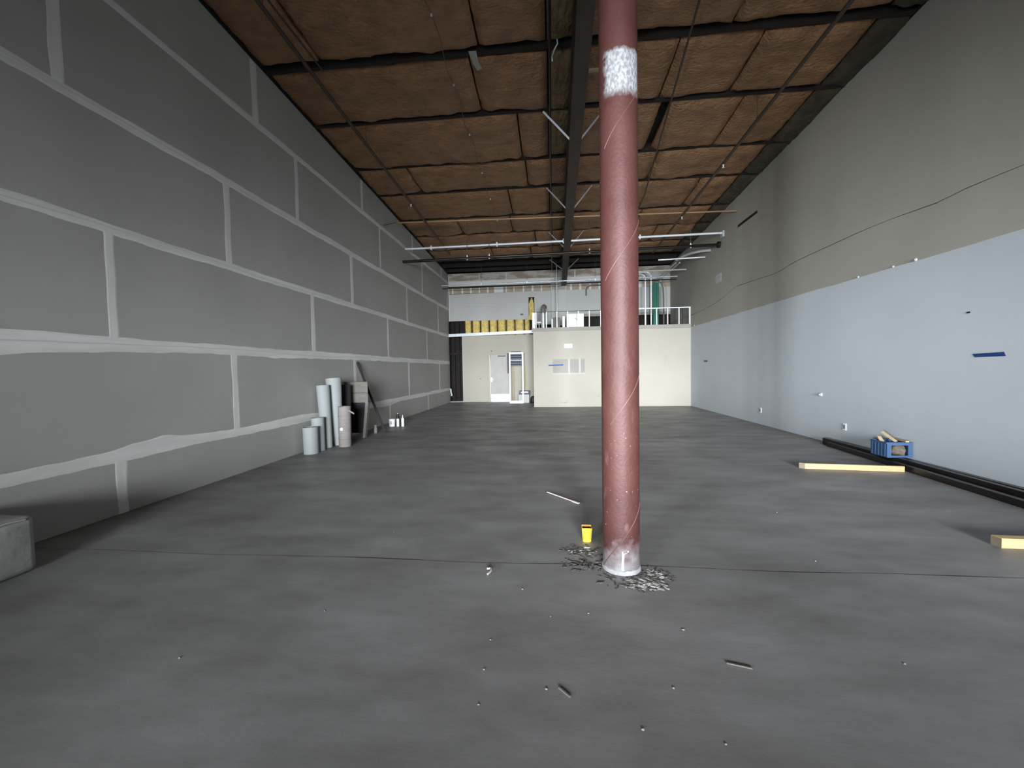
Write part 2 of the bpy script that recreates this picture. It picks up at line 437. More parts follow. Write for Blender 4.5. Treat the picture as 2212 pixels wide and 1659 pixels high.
# ================================================================== RIGHT WALL
WR = struct(box(XR + 0.014, XR + 0.25, Y0, YB + 0.6, -0.1, 6.95).build('wall_right', M_JOINT, loc=(XR, 0, 0)))
CRACK = [(Y0, 3.62), (2.0, 3.66), (4.2, 3.63), (5.05, 3.66), (5.6, 3.68), (6.07, 3.65), (6.7, 3.70), (7.38, 3.72), (8.05, 3.71), (9.0, 3.70), (9.51, 3.67),
         (9.9, 3.61), (10.7, 3.66), (11.96, 3.72), (12.6, 3.60), (13.6, 3.46), (15.0, 3.40), (16.5, 3.38), (YB, 3.38)]
def crack_z(y):
    for (a, za), (b, zb) in zip(CRACK, CRACK[1:]):
        if a <= y <= b: return za + (zb - za) * (y - a) / (b - a)
    return CRACK[-1][1]
SLOT = ((11.86, 5.358), (10.81, 5.36))
def right_wall():
    def sheet(name, y0, y1, lo, hi, mt, x0, n):
        m = MB(); pr = None
        for i in range(n + 1):
            y = y0 + (y1 - y0) * i / n
            a, b = lo(y), hi(y)
            cur = [m.bm.verts.new(p) for p in ((XR + .013, y, a), (x0, y, a), (x0, y, b), (XR + .013, y, b))]
            if pr:
                for k in range(4): m.bm.faces.new((pr[k], pr[(k + 1) % 4], cur[(k + 1) % 4], cur[k]))
            else: m.bm.faces.new(cur[::-1])
            pr = cur
        m.bm.faces.new(pr)
        return m.build(name, mt, WR)
    gap = lambda y: 0.0018 + 0.0065 * max(0, min(1, (y - 4.5) / 2)) * max(0.25, 0.6 + mnoise.noise(Vector((y * 0.8, 2, 0))))
    up = sheet('upper_panel', Y0, YB, lambda y: crack_z(y) + gap(y), lambda y: roof(y), M_OLDW, XR, 90)
    lw = sheet('lower_panel', Y0, YB, lambda y: 0.0, lambda y: crack_z(y) - gap(y), M_OLDW, XR + .001, 90)
    edge = lambda y: ZP + 0.010 * mnoise.noise(Vector((y * 1.7, 8, 0))) + 0.006 * mnoise.noise(Vector((y * 7, 3, 0))) + 0.02 * max(0, math.sin(y * 0.9) - .93) * 6
    pn = sheet('painted_panel', Y0, YLOW, lambda y: 0.002, edge, M_PALE, XR - .006, 140)
    pn['label'] = 'pale blue-white painted lower part of the wall'
    for y, z, r in ((6.34, 2.965, .022), (6.72, 2.962, .016), (7.42, 2.962, .016), (15.25, 2.97, .02)):
        MB().lathe((XR - .008, y, z - r), [(r * .3, 0), (r * .9, r * .6), (r, r), (r * .7, r * 1.7), (r * .2, r * 2)], 8).build('paint_lump', M_FOAMS, WR)
    # slot cut in the upper sheet, and a square patch
    m = MB().bar((XR - .003, SLOT[0][0], SLOT[0][1]), (XR - .003, SLOT[1][0], SLOT[1][1]), .006, .07)
    m.build('dark_slot', M_STUDD, WR)
    box(XR - .006, XR, 12.95, 13.38, 4.08, 4.34).build('patch_plate', M_WHITEW, WR)
right_wall()

# ================================================================== FRONT WALL (behind the camera)
def front_wall():
    m = MB(); t0, t1 = FRONT - 0.18, FRONT
    xs = [XL - .25] + [v for o in OPENINGS for v in (o[0], o[1])] + [XR + .25]
    for i in range(0, len(xs), 2): m.box(xs[i], xs[i + 1], t0, t1, -.1, 6.95)
    for o in OPENINGS:
        m.box(o[0], o[1], t0, t1, -.1, o[2]); m.box(o[0], o[1], t0, t1, o[3], 6.95)
    w = struct(m.build('wall_front', M_FRONT, loc=(0, FRONT, 0)))
    for i, o in enumerate(OPENINGS):
        f = MB(); b = 0.05
        f.box(o[0], o[0] + b, t0 + .05, t1 - .05, o[2], o[3]); f.box(o[1] - b, o[1], t0 + .05, t1 - .05, o[2], o[3])
        f.box(o[0] + b, o[1] - b, t0 + .05, t1 - .05, o[2], o[2] + b); f.box(o[0] + b, o[1] - b, t0 + .05, t1 - .05, o[3] - b, o[3])
        struct(f.build('window_%d' % (i + 1), M_GALV))
    # unseen low wall added to shade the near floor, higher at its left end
    struct(MB().box(-3.62, XR, -1.62, -1.5, 0, .62).box(XL, -3.62, -1.62, -1.5, 0, 1.22).build('wall_floor_shade', M_FRONT, loc=(0, -1.5, 0)))
    # unseen bulkhead added to keep daylight off the near walls and ceiling; wide opening
    a, b = -5.75, -5.5
    struct(MB().box(XL, -2.9, a, b, 0, 6.9).box(4.3, XR, a, b, 0, 6.9).box(-2.9, 4.3, a, b, 3.4, 6.9).build('wall_light_baffle', M_FRONT, loc=(0, b, 0)))
front_wall()

# ================================================================== CEILING: deck, purlins, beam, kraft batts
CE = struct(MB().hexa([(XL - .25, Y0 - .2, roof(Y0) + .18), (XR + .25, Y0 - .2, roof(Y0) + .18), (XR + .25, YB + .7, roof(YB) + .18), (XL - .25, YB + .7, roof(YB) + .18),
                       (XL - .25, Y0 - .2, roof(Y0) + .4), (XR + .25, Y0 - .2, roof(Y0) + .4), (XR + .25, YB + .7, roof(YB) + .4), (XL - .25, YB + .7, roof(YB) + .4)]).build('ceiling', M_DECK, loc=(0, 0, 6.5)))
PUR = [-2.4, -0.9, 0.6, 2.05, 3.5, 4.97, 6.45, 7.85, 9.45, 10.75, 12.40, 13.70, 15.15, 16.45]
for y in PUR + [17.3, 18.0]:
    box(XL, XR, y - .035, y + .035, roof(y) + .02, roof(y) + .19).build('purlin', M_DECK, CE)
def beam_x(y): return 0.475 + (y - 4.9) * 0.012
def beam():
    ya, yb = Y0, YB
    def half(m, w, z0, z1):
        m.hexa([(beam_x(ya) - w, ya, roof(ya) - z0), (beam_x(ya) + w, ya, roof(ya) - z0), (beam_x(yb) + w, yb, roof(yb) - z0), (beam_x(yb) - w, yb, roof(yb) - z0),
                (beam_x(ya) - w, ya, roof(ya) - z1), (beam_x(ya) + w, ya, roof(ya) - z1), (beam_x(yb) + w, yb, roof(yb) - z1), (beam_x(yb) - w, yb, roof(yb) - z1)])
    m = MB(); half(m, .11, .75, .72); half(m, .012, .72, .02); half(m, .11, .02, 0.0)
    return m.build('roof_beam', M_BEAM, CE)
BEAM = beam()
for y0, y1, bright in ((7.57, 7.78, 1), (10.40, 10.67, 0), (13.2, 13.65, 0), (15.65, 16.55, 0)):
    for sx in (-1, 1):
        bx = beam_x(y0)
        MB().bar((bx + sx * .10, y0, roof(y0) - .73), (bx + sx * .58, y1, roof(y1) - .06), .032, .032).build('brace', M_GALVB if (bright and sx < 0) else M_GALV, BEAM)

# batts: (purlin bay, x joints).  Each piece of kraft paper is a sagging sheet of its own.
JOINTS_L = {0: [-3.2, -.6], 1: [-2.0], 2: [-3.4, -.8], 3: [-1.9, -.4], 4: [-3.0, -.9], 5: [-3.64, -1.05, 0.0], 6: [-1.24, 0.02], 7: [-.58, 0.03],
            8: [-3.38, -.52], 9: [-1.08, .04], 10: [-2.9, -1.2], 11: [-.47], 12: [-2.2, -.7]}
JOINTS_R = {0: [3.0], 1: [2.2], 2: [3.1], 3: [2.0], 4: [2.6], 5: [2.72], 6: [2.05, 3.28], 7: [2.14, 3.62], 8: [2.5], 9: [1.9, 3.9], 10: [2.8], 11: [2.0, 3.6], 12: [2.7]}
def batt(x0, x1, y0, y1, mt, sag, seed, edge_l=0.0, edge_r=0.0):
    nx = max(6, int((x1 - x0) / .09)); ny = 16
    m = MB(); g = []
    for i in range(nx + 1):
        row = []
        for j in range(ny + 1):
            u = i / nx; v = j / ny
            xx = x0 + (x1 - x0) * u
            wob = 0.055 * mnoise.noise(Vector((xx * 1.1, y0 * 3, 1.5))) if j == 0 else 0.055 * mnoise.noise(Vector((xx * 1.1, y1 * 3, 7.5))) if j == ny else 0
            yy = y0 + (y1 - y0) * v + wob
            e = min(1, min(v, 1 - v) * 8) * 1.0; ex = min(1, min(u * (x1 - x0), (1 - u) * (x1 - x0)) / .12)
            p = Vector((xx * 1.6 + seed, yy * 2.6, seed))
            z = roof(yy) + 0.07 - 0.085 * (math.sqrt(e) * math.sqrt(ex)) - sag * math.sin(math.pi * v) * 0.6
            z -= 0.040 * mnoise.noise(p) * ex + 0.030 * mnoise.noise(p * 2.6) + 0.022 * abs(mnoise.noise(p * 5.0))
            z -= sag * 0.9 * max(0, mnoise.noise(Vector((xx * .55 + seed, v * 1.2, 3))))
            z -= edge_l * max(0, 1 - u * 4) + edge_r * max(0, 1 - (1 - u) * 4)
            row.append(m.bm.verts.new((xx, yy, z)))
        g.append(row)
    for i in range(nx):
        for j in range(ny):
            m.bm.faces.new((g[i][j], g[i][j + 1], g[i + 1][j + 1], g[i + 1][j]))
    # turned-up edge all round gives the sheet its thickness
    rim = [g[i][0] for i in range(nx + 1)] + [g[nx][j] for j in range(1, ny + 1)] + [g[i][ny] for i in range(nx - 1, -1, -1)] + [g[0][j] for j in range(ny - 1, 0, -1)]
    top = [m.bm.verts.new((v.co.x, v.co.y, v.co.z + .06)) for v in rim]
    for k in range(len(rim)):
        m.bm.faces.new((rim[k], rim[(k + 1) % len(rim)], top[(k + 1) % len(rim)], top[k]))
    o = m.build('insulation_batt', mt, CE, smooth=True)
    return o
for k in range(len(PUR) - 1):
    ga = (0.075, 0.030, 0.012, 0.045, 0.04, 0.03, 0.035)[k % 7] if k not in (5, 6, 7, 8) else {5: .05, 6: .085, 7: .035, 8: .012}[k]
    gb = {5: .105, 6: .05, 7: .012, 8: .04}.get(k, 0.025)
    y0 = PUR[k] + ga; y1 = PUR[k + 1] - gb
    xs = [XL + .02] + JOINTS_L.get(k, [-1.5]) + [beam_x(y0) - .05]
    for a, b in zip(xs, xs[1:]):
        if b - a < .12: continue
        narrow = (b > 0.2 and b - a < .9)
        batt(a + .012, b - .016, y0, y1, M_KRAFT2 if narrow else M_KRAFT, RND.uniform(.015, .05), RND.random() * 90)
    xe = 4.82
    xs = [beam_x(y0) + .06] + JOINTS_R.get(k, [2.5]) + [xe]
    for a, b in zip(xs, xs[1:]):
        wide = 0.16 if (k == 7 and abs(a - 2.14) < .01) else 0.012
        if k == 7 and abs(b - 2.14) < .01: b -= .0
        batt(a + wide, b - .012, y0, y1, M_KRAFT, RND.uniform(.015, .05), RND.random() * 90)
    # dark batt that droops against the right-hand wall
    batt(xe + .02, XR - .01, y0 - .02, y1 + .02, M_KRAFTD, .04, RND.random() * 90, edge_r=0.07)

# ================================================================== LOW BLOCK, MEZZANINE TOP
WB = struct(MB().box(-0.655, XR - .007, YLOW, YLOW + .12, 0, MEZ - .13).box(-0.655, -.535, YLOW + .12, YB, 0, MEZ - .13)
            .box(-0.655, XR - .001, YLOW + .12, YB, MEZ - .20, MEZ - .13).build('wall_middle', M_CREAM, loc=(2.3, YLOW, 0)))
tr = struct(box(-0.70, XR - .007, YLOW - .035, YLOW + .16, MEZ - .13, MEZ + .01, .008).build('trim_1', M_CREAMT))
struct(box(-0.655, XR - .001, YLOW + .16, YB - .02, MEZ - .13, MEZ - .01).build('trim_2', M_CREAMT))
# unpainted patch let into the block's face: three pieces of board
for a, b in ((.09, .67), (.75, 1.08), (1.16, 1.31)):
    box(a, b, YLOW - .004, YLOW, 1.31, 1.84).build('patch_board', M_CREAMT, WB)
for a, b, c, d in ((.675, .745, 1.30, 1.85), (1.085, 1.155, 1.30, 1.85), (.06, 1.34, 1.265, 1.305)):
    box(a, b, YLOW - .006, YLOW, c, d).build('joint_tape', M_WHITEW, WB)
for p in ([(4.28, 1.50), (4.30, 1.80), (4.36, 1.90), (4.62, 1.915)],):
    m = MB()
    for (a, za), (b, zb) in zip(p, p[1:]): m.bar((a, YLOW - .002, za), (b, YLOW - .002, zb), .004, .008, (0, 1, 0))
    m.build('scored_line', M_CREAMT, WB)
for x, z, w, h in ((.55, .16, .16, .05), (.42, .17, .18, .035), (.62, .23, .03, .10), (1.33, .2, .02, .03), (1.82, .40, .045, .11)):
    m = MB(); n = 10
    m.face([(x + w / 2 * math.cos(2 * math.pi * i / n) * RND.uniform(.6, 1.1), YLOW - .002, z + h / 2 * math.sin(2 * math.pi * i / n) * RND.uniform(.6, 1.1)) for i in range(n)])
    m.build('dirt_mark', M_CREAMT, WB)

# ================================================================== REAR WALL
WK = struct(MB().box(XL - .25, XR + .25, YB + .45, YB + .6, -.1, 6.95).build('wall_back', M_DARKW, loc=(0, YB, 0)))
def rear():
    P = WK
    DX0, DX1, DZ = -2.80, -1.86, 2.17         # doorway
    # alcove face: cream board around the doorway, open (dark) bay on its left
    box(-3.99, DX0, YB, YB + .1, 0, 3.05).build('alcove_board', M_CREAM, P)
    box(DX1, -.66, YB, YB + .1, 0, 3.05).build('alcove_board', M_CREAM, P)
    box(DX0, DX1, YB, YB + .1, DZ, 3.05).build('alcove_board', M_CREAM, P)
    box(-4.04, -3.985, YB - .03, YB + .02, 0, 3.05).build('corner_bead', M_WHITEW, P)
    box(XL, -4.0, YB - .04, YB + .45, 0, .035).build('sill_plate', M_SILL, P)
    for x in (-4.52, -4.30):
        box(x, x + .05, YB + .32, YB + .45, .035, 3.7).build('dark_stud', M_DARKW, P)
    box(XL, -4.0, YB + .20, YB + .26, 2.2, 2.3).build('dark_rail', M_DARKW, P)
    # soffit / jambs beside the dark bay
    box(-4.0, -3.9, YB + .1, YB + .45, 0, 3.05).build('jamb_board', M_DARKW, P)
    # row of yellow wool batts
    xs = [-3.93, -3.585, -3.185, -2.785, -2.40, -2.00, -1.595, -1.17, -.90]
    for a, b in zip(xs, xs[1:]):
        m = MB(); nx, nz = 6, 8; g = []
        for i in range(nx + 1):
            r_ = []
            for j in range(nz + 1):
                u, v = i / nx, j / nz
                x = a + .022 + (b - a - .044) * u; z = 3.02 + .76 * v
                e = min(1, 5 * min(u, 1 - u))
                r_.append(m.bm.verts.new((x + .012 * mnoise.noise(Vector((x * 3, z * 5, 1))), YB + .10 - .085 * math.sqrt(e) - .03 * mnoise.noise(Vector((x * 5, z * 5, 2))), z)))
            g.append(r_)
        for i in range(nx):
            for j in range(nz): m.bm.faces.new((g[i][j], g[i + 1][j], g[i + 1][j + 1], g[i][j + 1]))
        m.build('wool_batt', M_YELLOW, P, smooth=True)
    for x in xs[:-1]:
        box(x - .018, x + .018, YB + .03, YB + .3, 3.05, 3.75).build('dark_stud', M_DARKW, P)
    # big white sheet above, its lower edge slightly out of true
    MB().hexa([(XL + .03, YB - .014, 3.735), (-.95, YB - .014, 3.735), (-.95, YB, 3.735), (XL + .03, YB, 3.735),
               (XL + .03, YB - .014, 4.965), (-.95, YB - .014, 4.985), (-.95, YB, 4.985), (XL + .03, YB, 4.965)]).build('white_board', M_WHITEW, P)
    # ragged vertical tear with wool showing
    m = MB(); pr = None; n = 16
    for i in range(n + 1):
        z = 3.70 + 1.0 * i / n
        l = -.93 + .035 * mnoise.noise(Vector((z * 4, 1, 0))) + (.04 * max(0, (z - 4.4)) / .3); r = -.715 + .03 * mnoise.noise(Vector((z * 4, 6, 0))) - .03 * (z > 4.5)
        if z < 3.85: l -= .06
        mid = (l + r) / 2
        cur = [m.bm.verts.new(p) for p in ((l, YB + .01, z), (mid, YB - .035 + .02 * mnoise.noise(Vector((z * 9, 3, 3))), z), (r, YB + .01, z))]
        if pr:
            for k in range(2): m.bm.faces.new((pr[k], pr[k + 1], cur[k + 1], cur[k]))
        pr = cur
    m.build('torn_wool_strip', M_YELLOW, P, smooth=True)
    box(-.87, -.74, YB - .02, YB, 4.60, 4.72).build('dark_notch', M_JOINT, P)
    box(-1.33, -1.20, YB - .020, YB - .014, 3.93, 3.99).build('small_hole_plate', M_STUDD, P)
    box(-.69, .06, YB - .014, YB, 3.48, 4.985).build('white_board', M_WHITEW, P)
    box(.75, XR, YB - .014, YB, 3.80, 4.985).build('white_board', M_WHITEW, P)
    box(.75, XR, YB - .030, YB - .014, 3.78, 3.90).build('ragged_edge', M_CREAMT, P)
    box(-.95, -.69, YB - .010, YB + .008, 4.72, 4.985).build('white_board', M_WHITEW, P)
    # boarded pier
    MB().box(.06, .75, YB - .17, YB, 3.4, 5.48).build('pier', M_WHITEW, P)
    box(.10, .71, YB - .176, YB - .17, 4.98, 5.20).build('tan_strip', M_CREAMT, P)
    # tan strips between white taped studs
    x = XL + .02; k = 0
    tape = [(-4.43, .07), (-3.98, .08), (-3.58, .07), (-3.19, .05), (-2.80, .07), (-2.30, .42), (-1.96, .05), (-1.60, .04), (-1.17, .07), (-.76, .08), (-.36, .07)]
    box(XL + .02, .06, YB - .010, YB, 4.985, 5.27).build('tan_board', M_TAN, P)
    box(.75, XR, YB - .010, YB, 4.985, 5.27).build('tan_board', M_TAN, P)
    for t, w in tape + [(.96, .08), (1.36, .09), (1.8, .08), (2.2, .08), (2.6, .08), (3.4, .1), (3.8, .5), (4.75, .22)]:
        box(t - w / 2, t + w / 2, YB - .016, YB - .010, 4.985, 5.25).build('joint_tape', M_TAPE, P)
    box(XL + .02, XR, YB - .06, YB, 5.265, 5.30).build('dark_ledge', M_STUDD, P)
    m = MB(); m.bm.free()
    # skim-coated strips under the roof
    box(XL + .02, XR, YB - .012, YB, 5.30, 5.56).build('skimmed_board', M_TAPE, P)
    box(XL + .02, XR, YB - .012, YB, 5.56, 5.74).build('patchy_board', M_MOTTLE, P)
    box(XL + .02, XR, YB - .014, YB, 5.74, 5.90).build('patchy_board', M_MOTTLE, P)
    for x, w in ((-1.98, .05), (1.1, .06), (2.4, .06), (-3.2, .03)):
        box(x, x + w, YB - .018, YB - .014, 5.56, 5.86).build('joint_tape', M_TAPE, P)
    box(XL + .02, XL + .06, YB - .03, YB, 3.73, 5.85).build('corner_bead', M_TAPE, P)
    # cracks drawn across the white sheet
    for pts in ([(-3.9, 4.55), (-3.2, 4.53), (-2.75, 4.50), (-2.2, 4.49)], [(-3.9, 4.40), (-3.45, 4.36), (-3.1, 4.40)], [(-1.6, 4.52), (-1.3, 4.49), (-1.05, 4.52)]):
        m = MB()
        for (a, za), (b, zb) in zip(pts, pts[1:]): m.bar((a, YB - .015, za), (b, YB - .015, zb), .004, .012, (0, 1, 0))
        m.build('hairline_crack', M_CREAMT, P)
    # door
    d = struct(bpy.data.objects.new('door_1', None)); C.objects.link(d); d.location = ((DX0 + DX1) / 2, YB, 0)
    f = MB().box(DX0 - .05, DX0 + .02, YB - .03, YB + .1, 0, DZ + .06).box(DX1 - .02, DX1 + .05, YB - .03, YB + .1, 0, DZ + .06).box(DX0 + .02, DX1 - .02, YB - .03, YB + .1, DZ, DZ + .06)
    f.build('door_frame', M_CREAM, d)
    lf = box(DX0 + .065, DX1 - .022, YB + .01, YB + .055, .022, DZ - .012).build('door_leaf', M_DOOR, d)
    box(DX0 + .055, DX1 - .03, YB - .002, YB + .01, .03, .36).build('kick_plate', M_STEEL, lf)
    h = MB().box(DX0 + .075, DX0 + .125, YB - .004, YB + .01, .92, 1.12)
    h.tube([(DX0 + .10, YB + .0, 1.04), (DX0 + .10, YB - .06, 1.04), (DX0 + .19, YB - .065, 1.035)], .013, 8)
    h.build('lever_handle', M_GALVB, lf, smooth=True)
    box(DX0 + .40, DX1 - .18, YB - .02, YB + .01, DZ - .10, DZ - .05).build('door_closer', M_CAB, lf)
    # rear wall behind the doorway is open to daylight
    return d
DOOR = rear()
bpy.data.objects['wall_back']
# cut the outer skin behind the door: rebuild it as pieces around the opening
wk = bpy.data.objects['wall_back']
me = wk.data; bm = bmesh.new()
_m = MB(); _m.bm.free(); _m.bm = bm
for a in ((XL - .25, -2.80, -.1, 6.95), (-1.86, XR + .25, -.1, 6.95), (-2.80, -1.86, 2.17, 6.95)):
    _m.box(a[0], a[1], YB + .45, YB + .6, a[2], a[3])
_m.box(-2.86, -2.80, YB + .1, YB + .45, 0, 2.2); _m.box(-1.86, -1.80, YB + .1, YB + .45, 0, 2.2); _m.box(-2.80, -1.86, YB + .1, YB + .45, 2.17, 2.23)
bmesh.ops.recalc_face_normals(bm, faces=bm.faces[:])
for v in bm.verts: v.co -= Vector(wk.location)
bm.to_mesh(me); bm.free()

tag(MB().bar((XL + .03, YB - .10, 3.075), (-.72, YB - .45, 3.13), .15, .13).build('steel_track', M_GALVB),
    'long galvanised steel channel spanning above the door, under the yellow insulation', 'steel channel')

# ================================================================== COLUMN
COLX, COLY, COLR = .508, 3.012, .1345
col = thing('steel_column', 'tall round red-brown steel column with white dusty foot, standing in mid floor', 'column', (COLX, COLY, 0))
MB().lathe((COLX, COLY, 0), [(COLR, .0)] + [(COLR, z / 10) for z in range(2, 59, 2)] + [(COLR, 5.86)], 48).build('shaft', M_COL, col, smooth=True)
m = MB(); prof = []
nseg = 40
for k in range(nseg): pass
rr = [(COLR + .001, .0), (COLR + .008, .003), (COLR + .006, .018), (COLR + .001, .030)]
m.lathe((COLX, COLY, 0), rr, 40)
for v in m.bm.verts:
    a = math.atan2(v.co.y - COLY, v.co.x - COLX)
    v.co.z *= 1 + .5 * mnoise.noise(Vector((math.cos(a) * 3, math.sin(a) * 3, 1)))
m.build('plaster_ring', M_MUDF, col, smooth=True)
# spiral weld seam
for zc, s0, s1 in ((2.50, -.55, .75), (.48, -.75, .70), (3.42, -.55, .70), (1.42, -.40, .72)):
    pts = []
    for i in range(21):
        t = s0 + (s1 - s0) * i / 20
        ang = -math.pi / 2 + t * 1.75
        pts.append((COLX + (COLR + .0004) * math.cos(ang), COLY + (COLR + .0004) * math.sin(ang), zc - .50 + .33 * (t + .9)))
    MB().tube(pts, .0030, 6).build('weld_seam', M_STRIP, col, smooth=True)
# plaster run on the foot
m = MB()
def onc(x, z, d=.0012):
    ang = math.asin(max(-1, min(1, x / COLR))); return (COLX + math.sin(ang) * (COLR + d), COLY - math.cos(ang) * (COLR + d), z)
run = [(-.012, .035, .02), (-.012, .10, .016), (-.008, .16, .018), (.006, .175, .05), (.018, .185, .026)]
pr = None
for x, z, w in run:
    cur = [m.bm.verts.new(onc(x - w / 2, z)), m.bm.verts.new(onc(x + w / 2, z))]
    if pr: m.bm.faces.new((pr[0], pr[1], cur[1], cur[0]))
    pr = cur
m.build('plaster_run', M_PLAST, col)

# ================================================================== PIPES AND CONDUITS ALONG THE ROOF
def pipe(name, label, cat, pts, r, mt, extras=(), n=10, group=None):
    p = Vector(pts[0])
    o = thing(name, label, cat, p, group)
    MB().tube(pts, r, n).build('pipe', mt, o, smooth=True)
    for fn in extras: fn(o)
    return o
def clamp(x, y, z, r, mt, rod_to=None, up=.0):
    def f(o):
        m = MB().box(x - .02, x + .02, y - r - .012, y + r + .012, z - r - .03, z + r + .03)
        c = m.build('clamp', mt, o)
        if rod_to: MB().tube([(x, y, z + r + .02), (x, y, rod_to)], .006, 6).build('hanger_rod', M_WIRE, c)
    return f
def lerp(a, b, t): return tuple(a[i] + (b[i] - a[i]) * t for i in range(3))
wa, wb_ = (XL + .01, 12.77, 5.44), (XR - .02, 12.80, 5.49)
pipe('galvanised_pipe', 'bright galvanised pipe crossing wall to wall above the black pipe', 'pipe', [wa, wb_], .033, M_GALVB,
     [clamp(x, 12.785, 5.44 + .05 * (x + 4.64) / 9.9, .033, M_GALVB, roof(12.78)) for x in (-3.78, -1.64, .45, 2.78)] +
     [lambda o: MB().box(XR - .06, XR - .006, 12.70, 12.90, 5.36, 5.55).bevel(.01).build('wall_flange', M_GALV, o)])
ba, bb_ = (XL + .01, 12.53, 4.97), (XR - .02, 13.03, 5.21)
def bz(x): t = (x - ba[0]) / (bb_[0] - ba[0]); return lerp(ba, bb_, t)
def rods(o):
    for x in (-2.58, -1.88, 1.26, 4.35):
        p = bz(x)
        h = MB().lathe((p[0], p[1], p[2] - .05), [(.022, 0), (.03, .03), (.026, .10), (.012, .15)], 10).build('hanger_clip', M_WHITE, o, smooth=True)
        MB().tube([(p[0], p[1], p[2] + .09), (p[0], p[1], roof(p[1]))], .008, 6).build('hanger_rod', M_WIRE, h)
pipe('black_pipe', 'black iron pipe hung on thin rods below the bright galvanised pipe', 'pipe', [ba, bb_], .045, M_BLACK,
     [rods, lambda o: MB().lathe((0, 0, 0), [(.10, -.03), (.10, .03)], 16).build('end_flange', M_STUDD, loc=(0, 0, 0)) and place_child(bpy.data.objects['end_flange'], o, Matrix.Translation(Vector((XR - .05, 13.03, 5.21)) - Vector(ba)) @ Matrix.Rotation(math.pi / 2, 4, 'Y'))])
pipe('copper_pipe', 'thin tan copper-coloured pipe crossing under the roof, first of the crosswise pipes', 'pipe', [(-4.56, 11.85, 5.95), (XR - .02, 11.90, 5.80)], .022, M_COPPER,
     [lambda o: MB().tube([(XL + .006, 11.05, 5.60), (-4.55, 11.8, 5.94)], .009, 6).build('tail_line', M_WIRE, o)])  # thin dark line from the left wall to the pipe end
pipe('wall_conduit', 'grey conduit running across the rear wall below the roof, left end at the taped wall', 'conduit', [(XL + .01, 17.1, 5.14), (XR - .03, 17.1, 5.17)], .026, M_GALV,
     [clamp(x, 17.1, 5.155, .026, M_GALVB, roof(17.1)) for x in (-2.9, -.95, 1.9)])
pipe('conduit_shadow', 'thin dark line for the shadow just below the grey conduit on the rear wall', 'pipe', [(XL + .01, 17.25, 5.04), (XR - .03, 17.25, 5.08)], .018, M_BLACK)  # black tube stands in for the shadow under the conduit
def sprinkler(name, label, xs, dz, r, y0, y1, heads=()):
    pts = [(x, y, roof(y) - dz) for x, y in xs]
    o = pipe(name, label, 'pipe', pts, r, M_BRNP)
    for (x, y) in heads:
        h = MB().lathe((x, y, roof(y) - dz - .09), [(.022, 0), (.026, .008), (.008, .014), (.014, .05), (.02, .07), (.02, .09)], 10).build('sprinkler_head', M_GALVB, o, smooth=True)
    for y in [p for p in PUR if y0 < p < y1][::2]:
        x = xs[0][0] + (xs[-1][0] - xs[0][0]) * (y - xs[0][1]) / (xs[-1][1] - xs[0][1])
        MB().tube([(x, y, roof(y) - dz + r), (x, y, roof(y) + .02)], .007, 6).build('hanger_rod', M_WIRE, o)
    return o
sprinkler('sprinkler_pipe', 'brown sprinkler pipe running lengthwise under the roof beside the taped left wall', [(-3.60, -5.4), (-3.62, 7.0), (-3.60, 14.6)], .35, .030, 4, 15, [(-3.61, 10.45)])
sprinkler('sprinkler_pipe', 'dark sprinkler pipe running lengthwise under the roof near the painted right wall', [(3.93, -5.4), (3.78, 9.2), (3.72, 15.0)], .46, .030, 4, 15, [(3.78, 9.25), (3.75, 11.9)])
pipe('gas_pipe', 'thin dark line running along the left side of the main roof beam', 'pipe', [(.03, -5.4, roof(-5.4) - .17), (.05, 8, roof(8) - .17), (.12, 17.6, roof(17.6) - .17)], .022, M_BLACK)
pipe('electrical_conduit', 'thin brown conduit running lengthwise under the roof, right of the red column', 'conduit', [(2.02, -5.4, roof(-5.4) - .15), (2.02, 5.6, roof(5.6) - .15), (2.56, 11.2, roof(11.2) - .15), (2.6, 16, roof(16) - .15)], .016, M_BRNP)
pipe('electrical_conduit', 'thin dark conduit lying close above the left sprinkler pipe', 'conduit', [(-3.50, -5.4, roof(-5.4) - .25), (-3.55, 5.0, roof(5) - .25), (-3.60, 6.35, roof(6.35) - .10)], .014, M_BRNP)
# hanger wire with white ties along the batts
wy = [-1, 2.6, 4.2, 5.58, 6.86, 8.2, 9.66, 10.99, 12.4]
w = thing('tie_wire', 'thin wire with small white ties running lengthwise across the left ceiling batts', 'wire', (-1.57, -1, roof(-1) - .1))
pts = []
for a, b in zip(wy, wy[1:]):
    for t in (0, .25, .5, .75): 
        y = a + (b - a) * t; pts.append((-1.57 + .03 * math.sin(t * 6.28), y, roof(y) - .10 - .05 * math.sin(math.pi * t)))
MB().tube(pts, .006, 5).build('wire', M_WIRE, w)
for y in wy[3:]:
    MB().lathe((-1.57, y, roof(y) - .135), [(.004, 0), (.016, .008), (.012, .035), (.004, .05)], 8).build('white_tie', M_TAPE, w, smooth=True)
